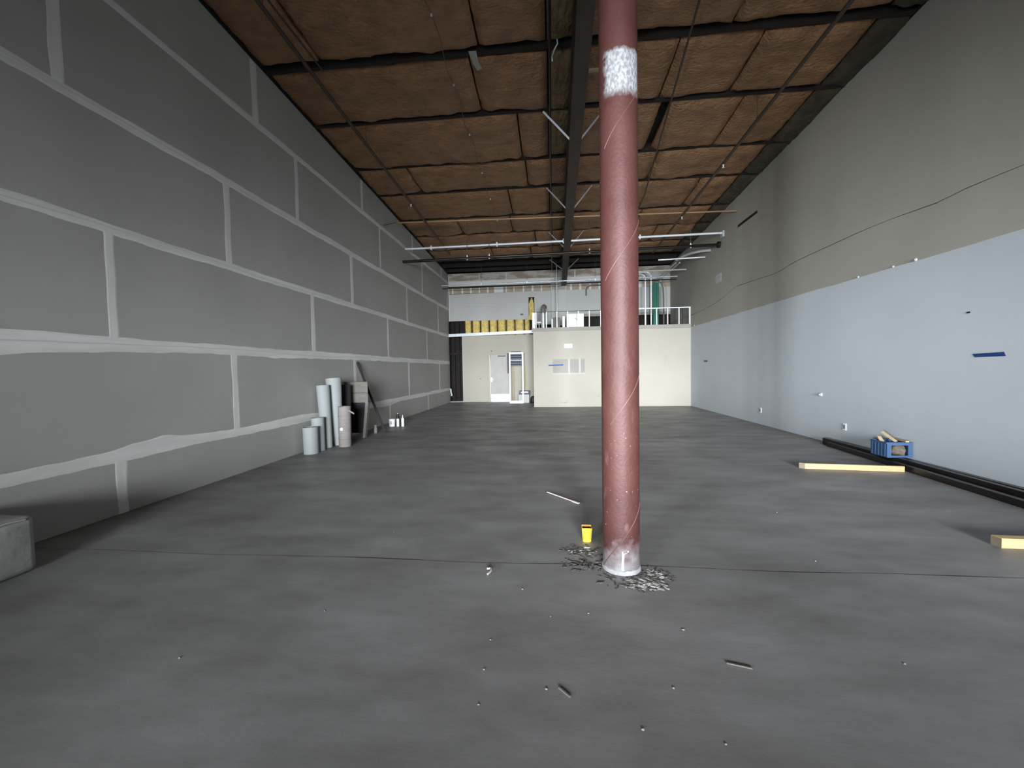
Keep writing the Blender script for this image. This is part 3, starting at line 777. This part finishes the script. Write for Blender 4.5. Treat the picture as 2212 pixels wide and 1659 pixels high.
# loose paper flap and wire loop at the batt edge
m = MB()
m.face([(-1.19, 6.22, 6.36), (-1.07, 6.24, 6.37), (-1.06, 6.36, 6.30), (-1.15, 6.38, 6.29)]); m.face([(-1.15, 6.38, 6.29), (-1.06, 6.36, 6.30), (-1.02, 6.47, 6.27), (-1.10, 6.50, 6.26)])
bmesh.ops.solidify(m.bm, geom=m.bm.faces[:], thickness=.004)
tag(m.build('paper_flap', M_SILL), 'small pale flap of torn paper hanging at a ceiling batt joint', 'paper')
tag(MB().tube([(.09, 6.47, 6.28), (.085, 6.44, 6.33), (.10, 6.38, 6.33), (.12, 6.32, 6.34), (.17, 6.26, 6.38), (.16, 6.24, 6.43)], .012, 7).build('wire_loop', M_GALVB, smooth=True),
    'small bright bent metal loop under the roof, left of the main beam', 'bracket')
tag(box(.52, .86, 6.80, 6.86, 6.33, 6.36).build('wood_block', M_CARD), 'short pale block fixed right of the main roof beam above the column', 'block')

# right-hand wall pipework near the rear
pipe('flexible_duct', 'silver flexible duct curving out of the right wall near the rear', 'duct', [(XR - .06, 13.6, 5.22), (4.95, 13.8, 5.26), (4.76, 14.1, 5.29), (4.66, 14.6, 5.33), (4.60, 15.2, 5.34)], .05, M_GALV, n=14)
pipe('short_conduit', 'pale conduit reaching from the right wall towards the roof, behind the silver duct', 'conduit', [(XR - .03, 14.15, 5.14), (3.75, 14.40, 5.17)], .028, M_GALV)
pipe('rear_conduit', 'cream conduit from the right wall nearest the rear wall', 'conduit', [(XR - .04, 16.0, 5.18), (3.60, 16.1, 5.20)], .030, M_CREAM)
for k, x in enumerate((4.66, 4.80)):
    pipe('lengthwise_conduit', ('inner', 'outer')[k] + ' of two grey conduits running to the rear wall beside the right wall', 'conduit', [(x, 15.5, 5.32), (x - .02, 18.15, 5.27)], .03, M_GALV, group=None)

# ================================================================== STUD RAILING ON THE BLOCK
rail = thing('stud_railing', 'low bright steel stud railing on top of the cream block', 'railing', (2.3, YLOW + .05, MEZ + .01))
for i, x in enumerate((-.54, -.135, .27, .68, 1.09, 1.50, 1.93, 2.34, 2.76, 3.17, 3.585, 4.0, 4.405, 4.815, 5.205)):
    w_ = .03 if i < 14 else .045
    MB().box(x - w_ / 2, x + w_ / 2, YLOW + .02, YLOW + .09, MEZ + .012, 3.675).build('stud', M_GALVB, rail)
MB().box(-.68, -.585, YLOW + .02, YLOW + .09, MEZ + .012, 3.66).build('corner_stud', M_GALVB, rail)
MB().box(-.68, 2.6, YLOW + .012, YLOW + .098, 3.676, 3.692).build('top_track', M_CAB, rail)
MB().box(2.6, XR - .012, YLOW + .012, YLOW + .098, 3.676, 3.71).build('top_track', M_GALVB, rail)

# equipment behind the railing
T = MEZ - .009
fl = thing('flue_pipe', 'silver flue pipe with a rounded elbow cap behind the railing', 'flue', (-.27, 16.4, T))
MB().tube([(-.27, 16.4, T), (-.27, 16.4, 3.75)], .085, 16).build('riser', M_GALV, fl, smooth=True)
MB().tube([(-.27, 16.4, 3.75), (-.27, 16.4, 3.88), (-.26, 16.45, 3.97), (-.24, 16.55, 4.02), (-.22, 16.7, 4.03)], [.105, .105, .103, .10, .10], 16).build('elbow', M_CAB, fl, smooth=True)
hb = thing('water_heater_box', 'white square metal cabinet standing behind the railing studs', 'cabinet', (1.0, 16.4, T))
box(.66, 1.34, 16.2, 16.7, T, 3.66, .012).build('casing', M_WHITE, hb)
place_child(MB().lathe((0, 0, 0), [(.07, 0), (.07, .012), (.05, .018)], 16).build('round_port', M_GALV, loc=(0, 0, 0), smooth=True), hb, Matrix.Translation((0.0, -.20, .36)) @ Matrix.Rotation(math.pi / 2, 4, 'X'))
tag(box(.12, .40, 16.3, 16.6, T, 3.54, .01).build('metal_panel', M_CAB), 'grey upright metal panel behind the railing, left of the white cabinet', 'panel')
tag(box(.50, .60, 16.3, 16.4, T, 3.58, .006).build('white_post', M_WHITE), 'short white post behind the railing, touching distance left of the white cabinet', 'post')
tag(box(.06, .115, 16.28, 16.36, T, 3.48, .006).build('slim_white_post', M_WHITE), 'slim white post on the left edge of the grey metal panel behind the railing', 'post')
tag(MB().tube([(-.52, 16.3, 3.36), (-.36, 16.3, 3.36)], .03, 10).tube([(-.44, 16.3, T), (-.44, 16.3, 3.36)], .012, 8).build('pipe_stub', M_WHITE, smooth=True), 'short white pipe stub on a stem between railing studs and flue', 'pipe')
def riser(name, label, pts, r, mt): 
    return tag(MB().tube(pts, r, 10).build(name, mt, smooth=True), label, 'conduit')
riser('conduit_riser', 'single dark conduit rising in front of the boarded pier to the roof', [(.31, 17.3, T), (.31, 17.3, 5.86)], .024, M_GALV)
riser('hooked_conduit', 'grey conduit bent like a walking stick on the rear wall left of the column', [(1.62, 18.182, 4.70), (1.62, 18.182, 4.97), (1.67, 18.182, 5.07), (1.79, 18.182, 5.135), (2.7, 18.182, 5.14)], .03, M_CAB)
riser('conduit_riser', 'left of two pale conduits rising together just right of the column', [(3.98, 17.3, T), (3.98, 17.3, 5.20), (3.93, 17.3, 5.30), (3.80, 17.3, 5.36), (3.2, 17.3, 5.38)], .030, M_GALVB)
riser('conduit_riser', 'right of two pale conduits rising together just right of the column', [(4.21, 17.3, T), (4.21, 17.3, 5.25), (4.16, 17.3, 5.38), (4.02, 17.3, 5.44), (3.3, 17.3, 5.46)], .032, M_GALVB)
gs = thing('green_sleeved_pipes', 'bundle of green sleeved pipes rising behind the railing beside the pale conduits', 'pipes', (4.42, 17.4, T))
for x in (4.35, 4.42, 4.50):
    MB().tube([(x, 17.4, T), (x, 17.4, 5.0)], .045, 12).build('sleeve', M_GREEN, gs, smooth=True)
riser('curved_conduit', 'grey conduit curving over at its top, right of the green pipes', [(4.74, 17.4, T), (4.74, 17.4, 4.4), (4.72, 17.4, 4.75), (4.66, 17.4, 4.95), (4.55, 17.42, 5.06), (4.3, 17.45, 5.10)], .032, M_CAB)

# ================================================================== ITEMS ON WALLS
el = thing('emergency_light', 'white emergency light fitting high on the cream block', 'light fitting', (.685, YLOW, 2.26))
box(.525, .845, YLOW - .07, YLOW, 2.26, 2.43, .02).build('housing', M_LENS, el, smooth=True)
box(.56, .81, YLOW - .076, YLOW - .068, 2.335, 2.36).build('face_strip', M_FOAMS, el)
tag(MB().hexa([(-.08, YLOW - .010, 1.59), (.49, YLOW - .010, 1.60), (.49, YLOW - .007, 1.60), (-.08, YLOW - .007, 1.59), (-.08, YLOW - .010, 1.635), (.49, YLOW - .010, 1.645), (.49, YLOW - .007, 1.645), (-.08, YLOW - .007, 1.635)]).build('blue_tape_strip', M_BTAPE),
    'strip of blue masking tape on the cream block', 'tape')
tag(MB().hexa([(XR - .010, 5.50, 1.545), (XR - .0065, 5.50, 1.545), (XR - .0065, 5.16, 1.55), (XR - .010, 5.16, 1.55),
               (XR - .010, 5.53, 1.588), (XR - .0065, 5.53, 1.588), (XR - .0065, 5.18, 1.60), (XR - .010, 5.18, 1.60)]).build('blue_tape_strip', M_BTAPED),
    'long strip of blue masking tape on the painted right wall', 'tape')
tag(box(XR - .010, XR - .0065, 14.0, 14.32, 1.63, 1.68).build('blue_tape_strip', M_BTAPED), 'small dark blue tape scrap on the right wall near its far corner', 'tape')
def outlet(y, z, label):
    o = thing('wall_outlet', label, 'outlet', (XR - .006, y, z - .06))
    MB().box(XR - .018, XR - .0062, y - .036, y + .036, z - .06, z + .06).bevel(.003).build('cover_plate', M_WHITE, o)
    MB().box(XR - .022, XR - .017, y - .018, y + .018, z - .036, z + .036).build('socket_face', M_CAB, o)
outlet(7.68, .36, 'nearer wall outlet low on the right wall, above the far end of the black tracks')
outlet(10.57, .36, 'farther wall outlet low on the right wall')
tag(MB().tube([(XR - .0065, 8.32, .90), (XR - .03, 8.32, .90)], [.035, .028], 12).tube([(XR - .03, 8.32, .90), (XR - .05, 8.30, .90)], .014, 8).build('cable_bushing', M_FOAMS, smooth=True),
    'small round white cable bushing on the right wall', 'bushing')
tag(box(XR - .013, XR - .0065, 5.57, 5.61, 2.10, 2.12).build('wall_anchor', M_BLACKM), 'tiny dark anchor hole plug high on the painted right wall', 'anchor')
tag(MB().tube([(XL + .03, YB - .12, .62), (XL + .06, YB - .12, .60), (XL + .07, YB - .13, .45), (XL + .10, YB - .14, .36), (XL + .09, YB - .14, .30)], .035, 8).build('hanging_cable_end', M_TAPE, smooth=True),
    'white cable end hanging at the left corner of the dark bay', 'cable')
tag(MB().tube([(-2.68, YB, 2.33), (-2.68, YB - .03, 2.33)], .028, 10).build('door_bell', M_CAB, smooth=True), 'small dark round button above the left of the door', 'button')
tag(MB().tube([(-3.22, YB, 1.08), (-3.22, YB - .02, 1.08)], .022, 10).build('wall_plug', M_CAB, smooth=True), 'small dark plug in the cream board left of the door', 'plug')

# ================================================================== BY THE DOOR
fr = thing('white_metal_frame', 'tall narrow white metal frame standing upright beside the door, dark louvre at top', 'frame', (-1.49, 17.40, 0))
YF = 17.40
box(-1.80, -1.735, YF - .03, YF + .03, 0, 2.22).build('upright', M_WHITE, fr)
box(-1.235, -1.17, YF - .03, YF + .03, 0, 2.22).build('upright', M_WHITE, fr)
box(-1.734, -1.236, YF - .03, YF + .03, 2.15, 2.22).build('top_rail', M_WHITE, fr)
box(-1.734, -1.236, YF - .03, YF + .03, 0, .11).build('bottom_rail', M_WHITE, fr)
lv = box(-1.734, -1.236, YF + .02, YF + .028, 1.66, 2.149).build('louvre_panel', M_NAVY, fr)
for k, z in enumerate((1.70, 1.80, 1.90, 1.99, 2.09)):
    MB().hexa([(-1.73, YF - .02, z - .03), (-1.24, YF - .02, z - .03), (-1.24, YF + .02, z), (-1.73, YF + .02, z),
               (-1.73, YF - .02, z - .018), (-1.24, YF - .02, z - .018), (-1.24, YF + .02, z + .012), (-1.73, YF + .02, z + .012)]).build('slat', M_STEEL if k in (2,) else M_NAVY, lv)
box(-1.87, -1.81, YF - .02, YF + .06, 1.32, 2.19).build('side_strip', M_BLACKM, fr)
MB().tube([(-1.70, YF, 2.22), (-1.70, YF, 2.25), (-1.28, YF, 2.25), (-1.28, YF, 2.22)], .012, 6).build('handle_bar', M_NAVY, fr)
for x in (-1.67, -1.14):
    tag(MB().bar((x, 17.97, 0), (x, 18.15, 1.62), .05, .02, (0, 1, 0)).build('thin_lath', M_CARD), ('left' if x < -1.5 else 'right') + ' of two thin laths leaning behind the white metal frame', 'lath')
bx = thing('white_carton', 'small white carton on the floor right of the white metal frame', 'box', (-1.18, 17.72, 0))
box(-1.42, -.95, 17.55, 17.9, 0, .37, .008).build('carton_body', M_WHITEW, bx)
box(-1.24, -1.12, 17.545, 17.55, .17, .24).build('label_patch', M_FOAMS, bx)
dk = thing('dark_appliance', 'dark boxy appliance sitting on top of the white carton', 'appliance', (-1.15, 17.72, .371))
box(-1.38, -.93, 17.56, 17.88, .371, .53, .01).build('casing', M_NAVY, dk)
box(-1.30, -1.0, 17.553, 17.562, .45, .49).build('display_strip', M_STEEL, dk)
tag(MB().lathe((-.79, 17.5, 0), [(.10, 0), (.115, .02), (.11, .18), (.07, .28), (.03, .30)], 14).build('black_bag', M_BLACKM, smooth=True), 'small black bag on the floor between the carton and the block', 'bag')

# ================================================================== LEFT WALL STACK
def roll(name, label, base, top, r0, r1, mt, n=22, grp=None):
    o = thing(name, label, 'roll', base, grp)
    b, t = Vector(base), Vector(top)
    MB().tube([b, lerp3(b, t, .5), t], [r0, (r0 + r1) / 2, r1], n, cap=False).build('outer_sheet', mt, o, smooth=True)
    d = (t - b).normalized()
    # spiral of the rolled sheet at the top
    pts = []; s = d.orthogonal().normalized(); q = d.cross(s)
    for i in range(60):
        a = i * .36; rr_ = (r1 - .004) * (1 - i / 70)
        pts.append(t + (s * math.cos(a) + q * math.sin(a)) * rr_ - d * .002)
    m = MB(); pr = None
    for p in pts:
        cur = [m.bm.verts.new(p - d * .12), m.bm.verts.new(p)]
        if pr: m.bm.faces.new((pr[0], cur[0], cur[1], pr[1]))
        pr = cur
    bmesh.ops.solidify(m.bm, geom=m.bm.faces[:], thickness=.006)
    m.build('inner_coil', M_FOAMS, o, smooth=True)
    return o
def lerp3(a, b, t): return a + (b - a) * t
roll('foam_roll', 'shortest white foam roll, standing nearest on the left of the stack', (-4.425, 6.97, 0), (-4.43, 6.97, .49), .128, .132, M_FOAM)
roll('foam_roll', 'short white foam roll half hidden behind the shortest one', (-4.44, 7.24, 0), (-4.45, 7.24, .63), .115, .117, M_FOAM)
roll('foam_roll', 'tall white foam roll leaning on the wall, second tallest of the stack', (-4.42, 7.50, 0), (-4.50, 7.54, 1.235), .095, .125, M_FOAM)
roll('foam_roll', 'tallest white foam roll, tapering downwards and leaning on the wall', (-4.34, 7.78, 0), (-4.44, 7.83, 1.365), .075, .155, M_FOAM)
pr_ = roll('paper_roll', 'pinkish grey bundled roll with bands and a white tag, in front of the tall rolls', (-4.14, 7.66, 0), (-4.13, 7.66, .80), .118, .122, M_CARPET)
for z in (.15, .37, .60):
    MB().lathe((-4.14, 7.66, z), [(.121, 0), (.1235, .002), (.1235, .012), (.121, .014)], 26).build('band', M_BAND, pr_, smooth=True)
MB().tube([(-4.14, 7.535, .36), (-4.14, 7.528, .36)], [.035, .030], 10).build('white_tag', M_WHITE, pr_)
MB().bar((-4.03, 7.62, .73), (-3.90, 7.60, .66), .006, .03).build('loose_strap', M_CARPET, pr_)
# open-fronted worktable on edge
cb = thing('grey_worktable', 'grey box-topped worktable with open dark underside, against the left wall', 'table', (-4.35, 8.9, 0))
cx0, cx1, cy0, cy1 = -4.60, -4.085, 8.62, 8.72
box(cx0 - .03, cx1, cy0 - .012, cy0, 1.02, 1.265).build('drawer_front', M_CAB, cb)
box(cx0 - .03, cx1, cy0 - .010, cy0 + .002, .80, 1.012).build('apron_front', M_CAB, cb)
box(cx0 - .03, cx1, cy0, cy1, 1.245, 1.265).build('table_top', M_CAB, cb)
MB().hexa([(-4.24, cy0, 0), (-4.185, cy0, 0), (-4.185, cy1, 0), (-4.24, cy1, 0), (cx1 - .07, cy0, .80), (cx1, cy0, .80), (cx1, cy1, .80), (cx1 - .07, cy1, .80)]).build('right_side', M_CAB, cb)
box(cx0 - .03, cx0 + .03, cy0, cy1, 0, .80).build('left_side', M_BLACKM, cb)
box(cx0 + .03, cx1 - .12, cy1 - .02, cy1, .1, 1.24).build('void_shade_panel', M_BLACKM, cb)  # black board stands in for the shade of the void under the table
box(cx0 - .03, cx1 - .0, cy0 + .01, cy1 - .02, .81, .83).build('shelf', M_BLACKM, cb)
tag(box(XL + .012, -4.34, 8.28, 8.34, 0, 1.22).build('black_sheet', M_BLACKM), 'black upright sheet standing between the tall rolls and the grey worktable', 'sheet')
tag(MB().bar((-3.955, 9.20, .02), (-4.635, 9.26, 1.73), .055, .022, (0, 1, 0)).build('leaning_bar', M_BLACKM), 'thin black bar leaning against the left wall, rising above the grey worktable', 'bar')
# cans and tubes further along
pb = thing('paint_pail', 'small white pail with wire handle, on the floor past the black bar', 'pail', (-4.29, 10.44, 0))
MB().lathe((-4.29, 10.44, 0), [(.075, 0), (.088, .19), (.092, .192), (.092, .205), (.07, .207)], 20).build('pail_body', M_WHITE, pb, smooth=True)
MB().tube([(-4.29 + .09 * math.cos(a), 10.44 - .03, .19 + .05 * math.sin(a)) for a in [math.pi * i / 10 for i in range(11)]], .004, 6).build('wire_handle', M_CAB, pb)
box(-4.33, -4.26, 10.35, 10.356, .06, .15).build('paper_label', M_FOAMS, pb)
sc_ = thing('spray_can', 'white spray can with black shoulder, between the pail and the white tube', 'can', (-4.12, 10.42, 0))
MB().lathe((-4.12, 10.42, 0), [(.034, 0), (.036, .01), (.036, .20), (.034, .21)], 16).build('can_body', M_WHITE, sc_, smooth=True)
MB().lathe((-4.12, 10.42, .21), [(.037, 0), (.037, .09), (.03, .11), (.016, .125)], 16).build('black_cap', M_BLACKM, sc_, smooth=True)
MB().lathe((-4.12, 10.42, .335), [(.011, 0), (.011, .02)], 10).build('nozzle', M_WHITE, sc_)
tag(MB().lathe((-4.17, 10.60, 0), [(.028, 0), (.028, .24), (.012, .27), (.010, .33)], 14).build('black_tube', M_BLACKM, smooth=True), 'slim black tube standing between the pail and the spray can', 'tube')
ct = thing('caulk_tube', 'white caulk tube standing on the floor, farthest right of the cans', 'tube', (-3.985, 10.42, 0))
MB().lathe((-3.985, 10.42, 0), [(.036, 0), (.038, .005), (.038, .21), (.034, .22)], 16).build('tube_body', M_WHITE, ct, smooth=True)
MB().lathe((-3.985, 10.42, .22), [(.020, 0), (.012, .04), (.007, .09)], 12).build('tube_nozzle', M_WHITE, ct, smooth=True)
tag(MB().lathe((-4.25, 9.32, 0), [(.04, 0), (.04, .11), (.026, .13), (.026, .165), (.034, .17), (.034, .195)], 14).build('small_bottle', M_CARPET, smooth=True), 'small greyish bottle on the floor behind the grey worktable leg', 'bottle')

# ================================================================== NEAR LEFT BALE
bl = thing('wrapped_bale', 'big pale plastic-wrapped bale lying against the left wall, cut by the left edge', 'bale', (-4.30, 1.2, 0))
m = MB().box(XL + .02, -3.985, -.4, 2.70, 0, .44); m.bevel(.05, 3)
bmesh.ops.subdivide_edges(m.bm, edges=[e for e in m.bm.edges if e.calc_length() > .3], cuts=12, use_grid_fill=True)
for v in m.bm.verts:
    n_ = mnoise.noise(Vector((v.co.x * 5, v.co.y * 3, v.co.z * 5)))
    if v.co.z > .03:
        v.co.x += .014 * n_; v.co.z += .016 * mnoise.noise(Vector((v.co.x * 4 + 9, v.co.y * 2.5, 1)))
m.build('bale_body', M_WRAP, bl, smooth=True)
MB().tube([(-3.985, 1.2 + i * .11, .385 - .05 * math.sin(i * .45) + .012 * math.sin(i * 2.1)) for i in range(14)], [.004 + .010 * abs(math.sin(i)) for i in range(14)], 6).build('wrap_fold', M_WRAP, bl, smooth=True)
# ================================================================== RIGHT WALL ITEMS
def track(name, label, a, b, w, h, z0):
    o = thing(name, label, 'steel track', (a[0], a[1], z0))
    A = Vector((a[0], a[1], z0)); B = Vector((b[0], b[1], z0)); d = (B - A).normalized(); s = Vector((d.y, -d.x, 0)) * w / 2; u = Vector((0, 0, h)); t = .006
    def slab(p, q, r_, v):
        m = MB(); m.hexa([p, q, q + (B - A), p + (B - A), p + v, q + v, q + v + (B - A), p + v + (B - A)]); return m
    slab(A - s, A + s, None, Vector((0, 0, t))).build('web', M_STUDD, o)
    sn = s.normalized() * t
    slab(A - s, A - s + sn, None, u).build('side_flange', M_STUDD, o)
    slab(A + s - sn, A + s, None, u).build('side_flange', M_STUDD, o)
    MB().hexa([A - s * .9 + u, A + s * .9 + u, B + s * .9 + u, B - s * .9 + u, A - s * .9 + u + Vector((0, 0, .004)), A + s * .9 + u + Vector((0, 0, .004)), B + s * .9 + u + Vector((0, 0, .004)), B - s * .9 + u + Vector((0, 0, .004))]).build('lid', M_STUDD, o)
    return o
track('steel_track', 'outermost of three black steel tracks along the right wall, nearest the room', (5.015, 7.75), (4.66, 2.9), .075, .07, .001)
track('steel_track', 'middle one of three black steel tracks along the right wall, tallest', (5.10, 8.0), (4.90, 2.6), .070, .105, .001)
track('steel_track', 'innermost of three black steel tracks, tight against the right wall', (5.19, 7.6), (5.14, 2.6), .075, .085, .001)
cr = thing('blue_crate', 'blue plastic crate of scrap wood on the black tracks by the right wall', 'crate', (5.03, 6.52, .112))
ang = 0.0
CX0, CX1, CY0, CY1, CZ0, CZ1 = 4.87, 5.215, 6.30, 6.60, .113, .335
def crate():
    t = .012
    box(CX0, CX1, CY0, CY1, CZ0, CZ0 + t).build('crate_floor', M_BLUE, cr)
    # near end with a window opening
    m = MB().box(CX0, CX0 + .06, CY0, CY0 + t, CZ0 + t, CZ1).box(CX1 - .06, CX1, CY0, CY0 + t, CZ0 + t, CZ1).box(CX0 + .06, CX1 - .06, CY0, CY0 + t, CZ1 - .045, CZ1).box(CX0 + .06, CX1 - .06, CY0, CY0 + t, CZ0 + t, CZ0 + .03)
    m.build('near_end', M_BLUE, cr)
    box(CX0, CX1, CY1 - t, CY1, CZ0 + t, CZ1).build('far_end', M_BLUE, cr)
    for x in (CX0, CX1 - t):
        s = box(x, x + t, CY0 + t, CY1 - t, CZ0 + t, CZ1).build('long_side', M_BLUE, cr)
    for k in range(5):
        y = CY0 + .03 + k * .058
        box(CX0 - .006, CX0, y, y + .018, CZ0 + t, CZ1).build('rib', M_BLUE, cr)
    box(CX0 - .010, CX0, CY0, CY1, CZ1 - .02, CZ1).build('rim', M_BLUE, cr)
crate()
for i, (a, b, w_, h_, lab) in enumerate((((4.93, 6.40, .24), (4.96, 6.57, .375), .05, .018, 'pale wood offcut sticking up from the back of the blue crate'),
                                        ((5.14, 6.30, .347), (5.17, 6.58, .350), .045, .02, 'short wood offcut lying across the top of the blue crate'),
                                        ((5.00, 6.56, .45), (5.07, 6.40, .33), .05, .018, 'wood offcut slanting down over the near rim of the blue crate'))):
    tag(MB().bar(a, b, w_, h_).build('wood_offcut', M_CARD), lab, 'wood')
m = MB().lathe((5.07, 6.38, .13), [(.05, 0), (.09, .03), (.095, .08), (.06, .13), (.02, .15)], 12)
for v in m.bm.verts: v.co += Vector((mnoise.noise(v.co * 14), mnoise.noise(v.co * 14 + Vector((5, 0, 0))), mnoise.noise(v.co * 14 + Vector((0, 5, 0))))) * .03
tag(m.build('crumpled_paper', M_SCRAP, smooth=True), 'crumpled brown paper inside the near end of the blue crate', 'paper')
def lumber(label, pts, z1, m2=None):
    o = thing('lumber_stud', label, 'lumber', (pts[0][0], pts[0][1], 0))
    p = [Vector((x, y, .001)) for x, y in pts]; q = [Vector((x, y, z1)) for x, y in pts]
    mb = MB().hexa(p + q); mb.bevel(.003, 1); mb.build('plank', M_WOOD, o)
    a, b = p[3], p[0]; d = (b - a); nrm = Vector((-d.y, d.x, 0)).normalized() * .0015
    mid = (p[1] + p[2]) / 2
    if (mid - a).dot(nrm) > 0: nrm = -nrm
    MB().hexa([a, b, b + nrm, a + nrm, a + Vector((0, 0, z1 - .004)), b + Vector((0, 0, z1 - .004)), b + nrm + Vector((0, 0, z1 - .004)), a + nrm + Vector((0, 0, z1 - .004))]).build('end_grain', M_WOODE, o)
lumber('longer pale pine stud lying on the floor, its end close to the black tracks', [(3.60, 6.05), (4.79, 5.90), (4.795, 5.94), (3.55, 6.10)], .078)
lumber('pale pine stud end on the floor at the right edge of the view', [(3.56, 3.50), (4.55, 3.46), (4.555, 3.51), (3.555, 3.575)], .082)

# ================================================================== FLOOR BITS
yc = thing('yellow_cup', 'small yellow square plastic cup on the floor beside the column foot', 'cup', (.292, 3.46, 0))
m = MB(); b0, b1, hh = .034, .043, .125
def sq(r_, z, th=0): return [m.bm.verts.new((.292 + sx * r_, 3.46 + sy * r_, z)) for sx, sy in ((-1, -1), (1, -1), (1, 1), (-1, 1))]
r1 = sq(b0, .001); r2 = sq(b1, hh); r3 = sq(b1 - .004, hh)
for k in range(4):
    m.bm.faces.new((r1[k], r1[(k + 1) % 4], r2[(k + 1) % 4], r2[k])); m.bm.faces.new((r2[k], r2[(k + 1) % 4], r3[(k + 1) % 4], r3[k]))
m.bm.faces.new(r1[::-1])
bmesh.ops.bevel(m.bm, geom=[e for e in m.bm.edges if abs(e.verts[0].co.z - e.verts[1].co.z) > .05], offset=.010, segments=3, affect='EDGES')
m.build('cup_wall', M_YPLAS, yc, smooth=True)
m = MB(); r1 = sq(b0 - .003, .02); r2 = sq(b1 - .0045, hh - .001)
for k in range(4): m.bm.faces.new((r1[k], r2[k], r2[(k + 1) % 4], r1[(k + 1) % 4]))
m.bm.faces.new(r1)
m.build('cup_inside', M_ORNG, yc)
st = thing('paint_stick', 'thin white and pink stick lying on the floor left of the column', 'stick', (.12, 4.55, 0))
A, B = Vector((-.06, 4.75, .022)), Vector((.29, 4.39, .012))
MB().bar(A, A + (B - A) * .45, .012, .008).build('white_half', M_TAPE, st)
MB().bar(A + (B - A) * .45, A + (B - A) * .82, .013, .009).build('pink_half', M_REDW, st)
MB().bar(A + (B - A) * .82, B, .026, .012).build('white_tip', M_TAPE, st)
tag(MB().tube([(-.49, 2.90, .012), (-.46, 2.89, .02), (-.455, 2.85, .018), (-.475, 2.82, .012)], .008, 6).build('curled_shaving', M_PLAST, smooth=True), 'small curled metal shaving on the floor left of the column', 'shaving')
def crumb(x, y, s, mt, label, name='plaster_crumb', grp=None, sx=1.0):
    m = MB(); r = RND
    m.lathe((x, y, 0), [(s * .5, 0), (s * .95, s * .25), (s * .7, s * .6), (s * .2, s * .75)], 6)
    for v in m.bm.verts: v.co.x = x + (v.co.x - x) * r.uniform(.7, 1.3) * sx; v.co.y = y + (v.co.y - y) * r.uniform(.7, 1.2)
    return tag(m.build(name, mt), label, 'crumb', grp)
CR = [(-1.43, 2.33, 'lone pale crumb on the floor, left of centre'), (-1.97, 1.88, 'faint pale crumb far out on the left floor'), (-.35, 2.14, 'pale crumb, farthest of three in a line on the near floor'),
      (-.35, 1.92, 'pale crumb, middle one of three in a line on the near floor'), (-.34, 1.71, 'pale crumb, nearest of three in a line on the near floor'), (-.02, 2.37, 'pale crumb on the floor just below the yellow cup'),
      (.73, 2.30, 'tiny pale crumb on the floor below and right of the column'), (.55, 1.87, 'long pale chip on the near floor below the column'), (.36, 1.64, 'dull crumb on the near floor in the middle'),
      (.67, 1.60, 'bright crumb nearest the bottom edge of the view'), (1.73, 2.11, 'pale crumb alone on the right near floor'), (1.98, 3.19, 'tiny pale crumb just past the floor joint on the right'),
      (2.26, 4.24, 'white crumb on the floor midway to the pine studs'), (-1.47, 3.55, 'white crumb past the floor joint on the left'), (-.21, 2.66, 'tiny crumb just nearer than the floor joint, left of the column'),
      (-.04, 1.82, 'tiny crumb left of the dull sliver on the near floor'), (.21, 2.42, 'tiny white crumb on the floor close below the column foot')]
for x, y, lb in CR: crumb(x, y, RND.uniform(.004, .0075), M_PLAST, lb)
tag(MB().bar((.02, 1.83, .004), (.07, 1.78, .004), .008, .006).build('plaster_sliver', M_CAB), 'dull sliver on the near floor at centre', 'crumb')
tag(MB().bar((.86, 2.05, .004), (.97, 2.02, .004), .008, .005).build('plaster_sliver', M_CAB), 'dull sliver on the near floor right of the column', 'crumb')
# heap of mortar crumbs around the column foot: nobody could count these
def rubble(name, label, mt, spots, n, s0, s1, flat=.45, long_=1.0):
    m = MB()
    for _ in range(n):
        cx, cy, rx, ry = RND.choice(spots)
        a = RND.random() * 6.283; q = math.sqrt(RND.random())
        x = cx + rx * q * math.cos(a); y = cy + ry * q * math.sin(a)
        if (x - COLX) ** 2 + (y - COLY) ** 2 < (COLR + .012) ** 2: continue
        s = RND.uniform(s0, s1) * (1.25 - .6 * q); ang = RND.random() * 3.14 if long_ == 1 else RND.gauss(-.5, .5)
        ca, sa = math.cos(ang), math.sin(ang); L_ = s * RND.uniform(1, 1 + 2 * long_)
        p = []
        for dx, dy in ((-L_, -s * .5), (L_ * .7, -s * .6), (L_, s * .4), (-L_ * .6, s * .6)):
            p.append(Vector((x + dx * ca - dy * sa, y + dx * sa + dy * ca, 0.0005)))
        h = s * flat * RND.uniform(.6, 1.3)
        m.hexa(p + [Vector((x + (v.x - x) * .7, y + (v.y - y) * .7, h + RND.uniform(-.2, .2) * h)) for v in p])
    o = m.build(name, mt); o['kind'] = 'stuff'; tag(o, label, 'rubble'); return o
rubble('dark_rubble', 'dark mortar crumbs scattered in a ring around the column foot', M_PLASTD, [(.54, 2.80, .24, .14), (.26, 3.03, .20, .14), (.72, 2.90, .14, .14), (.25, 3.26, .2, .12)], 300, .006, .016, .5, 1.0)
rubble('white_rubble', 'white plaster flakes scattered right and in front of the column foot', M_PLAST, [(.62, 2.78, .16, .08), (.73, 2.90, .08, .10), (.64, 2.75, .14, .05)], 120, .006, .014, .35, 1.6)
rubble('glassy_flakes', 'small bright flakes on the floor in front of the yellow cup', M_TAPE, [(.24, 3.26, .11, .07)], 34, .006, .014, .3, 1.6)
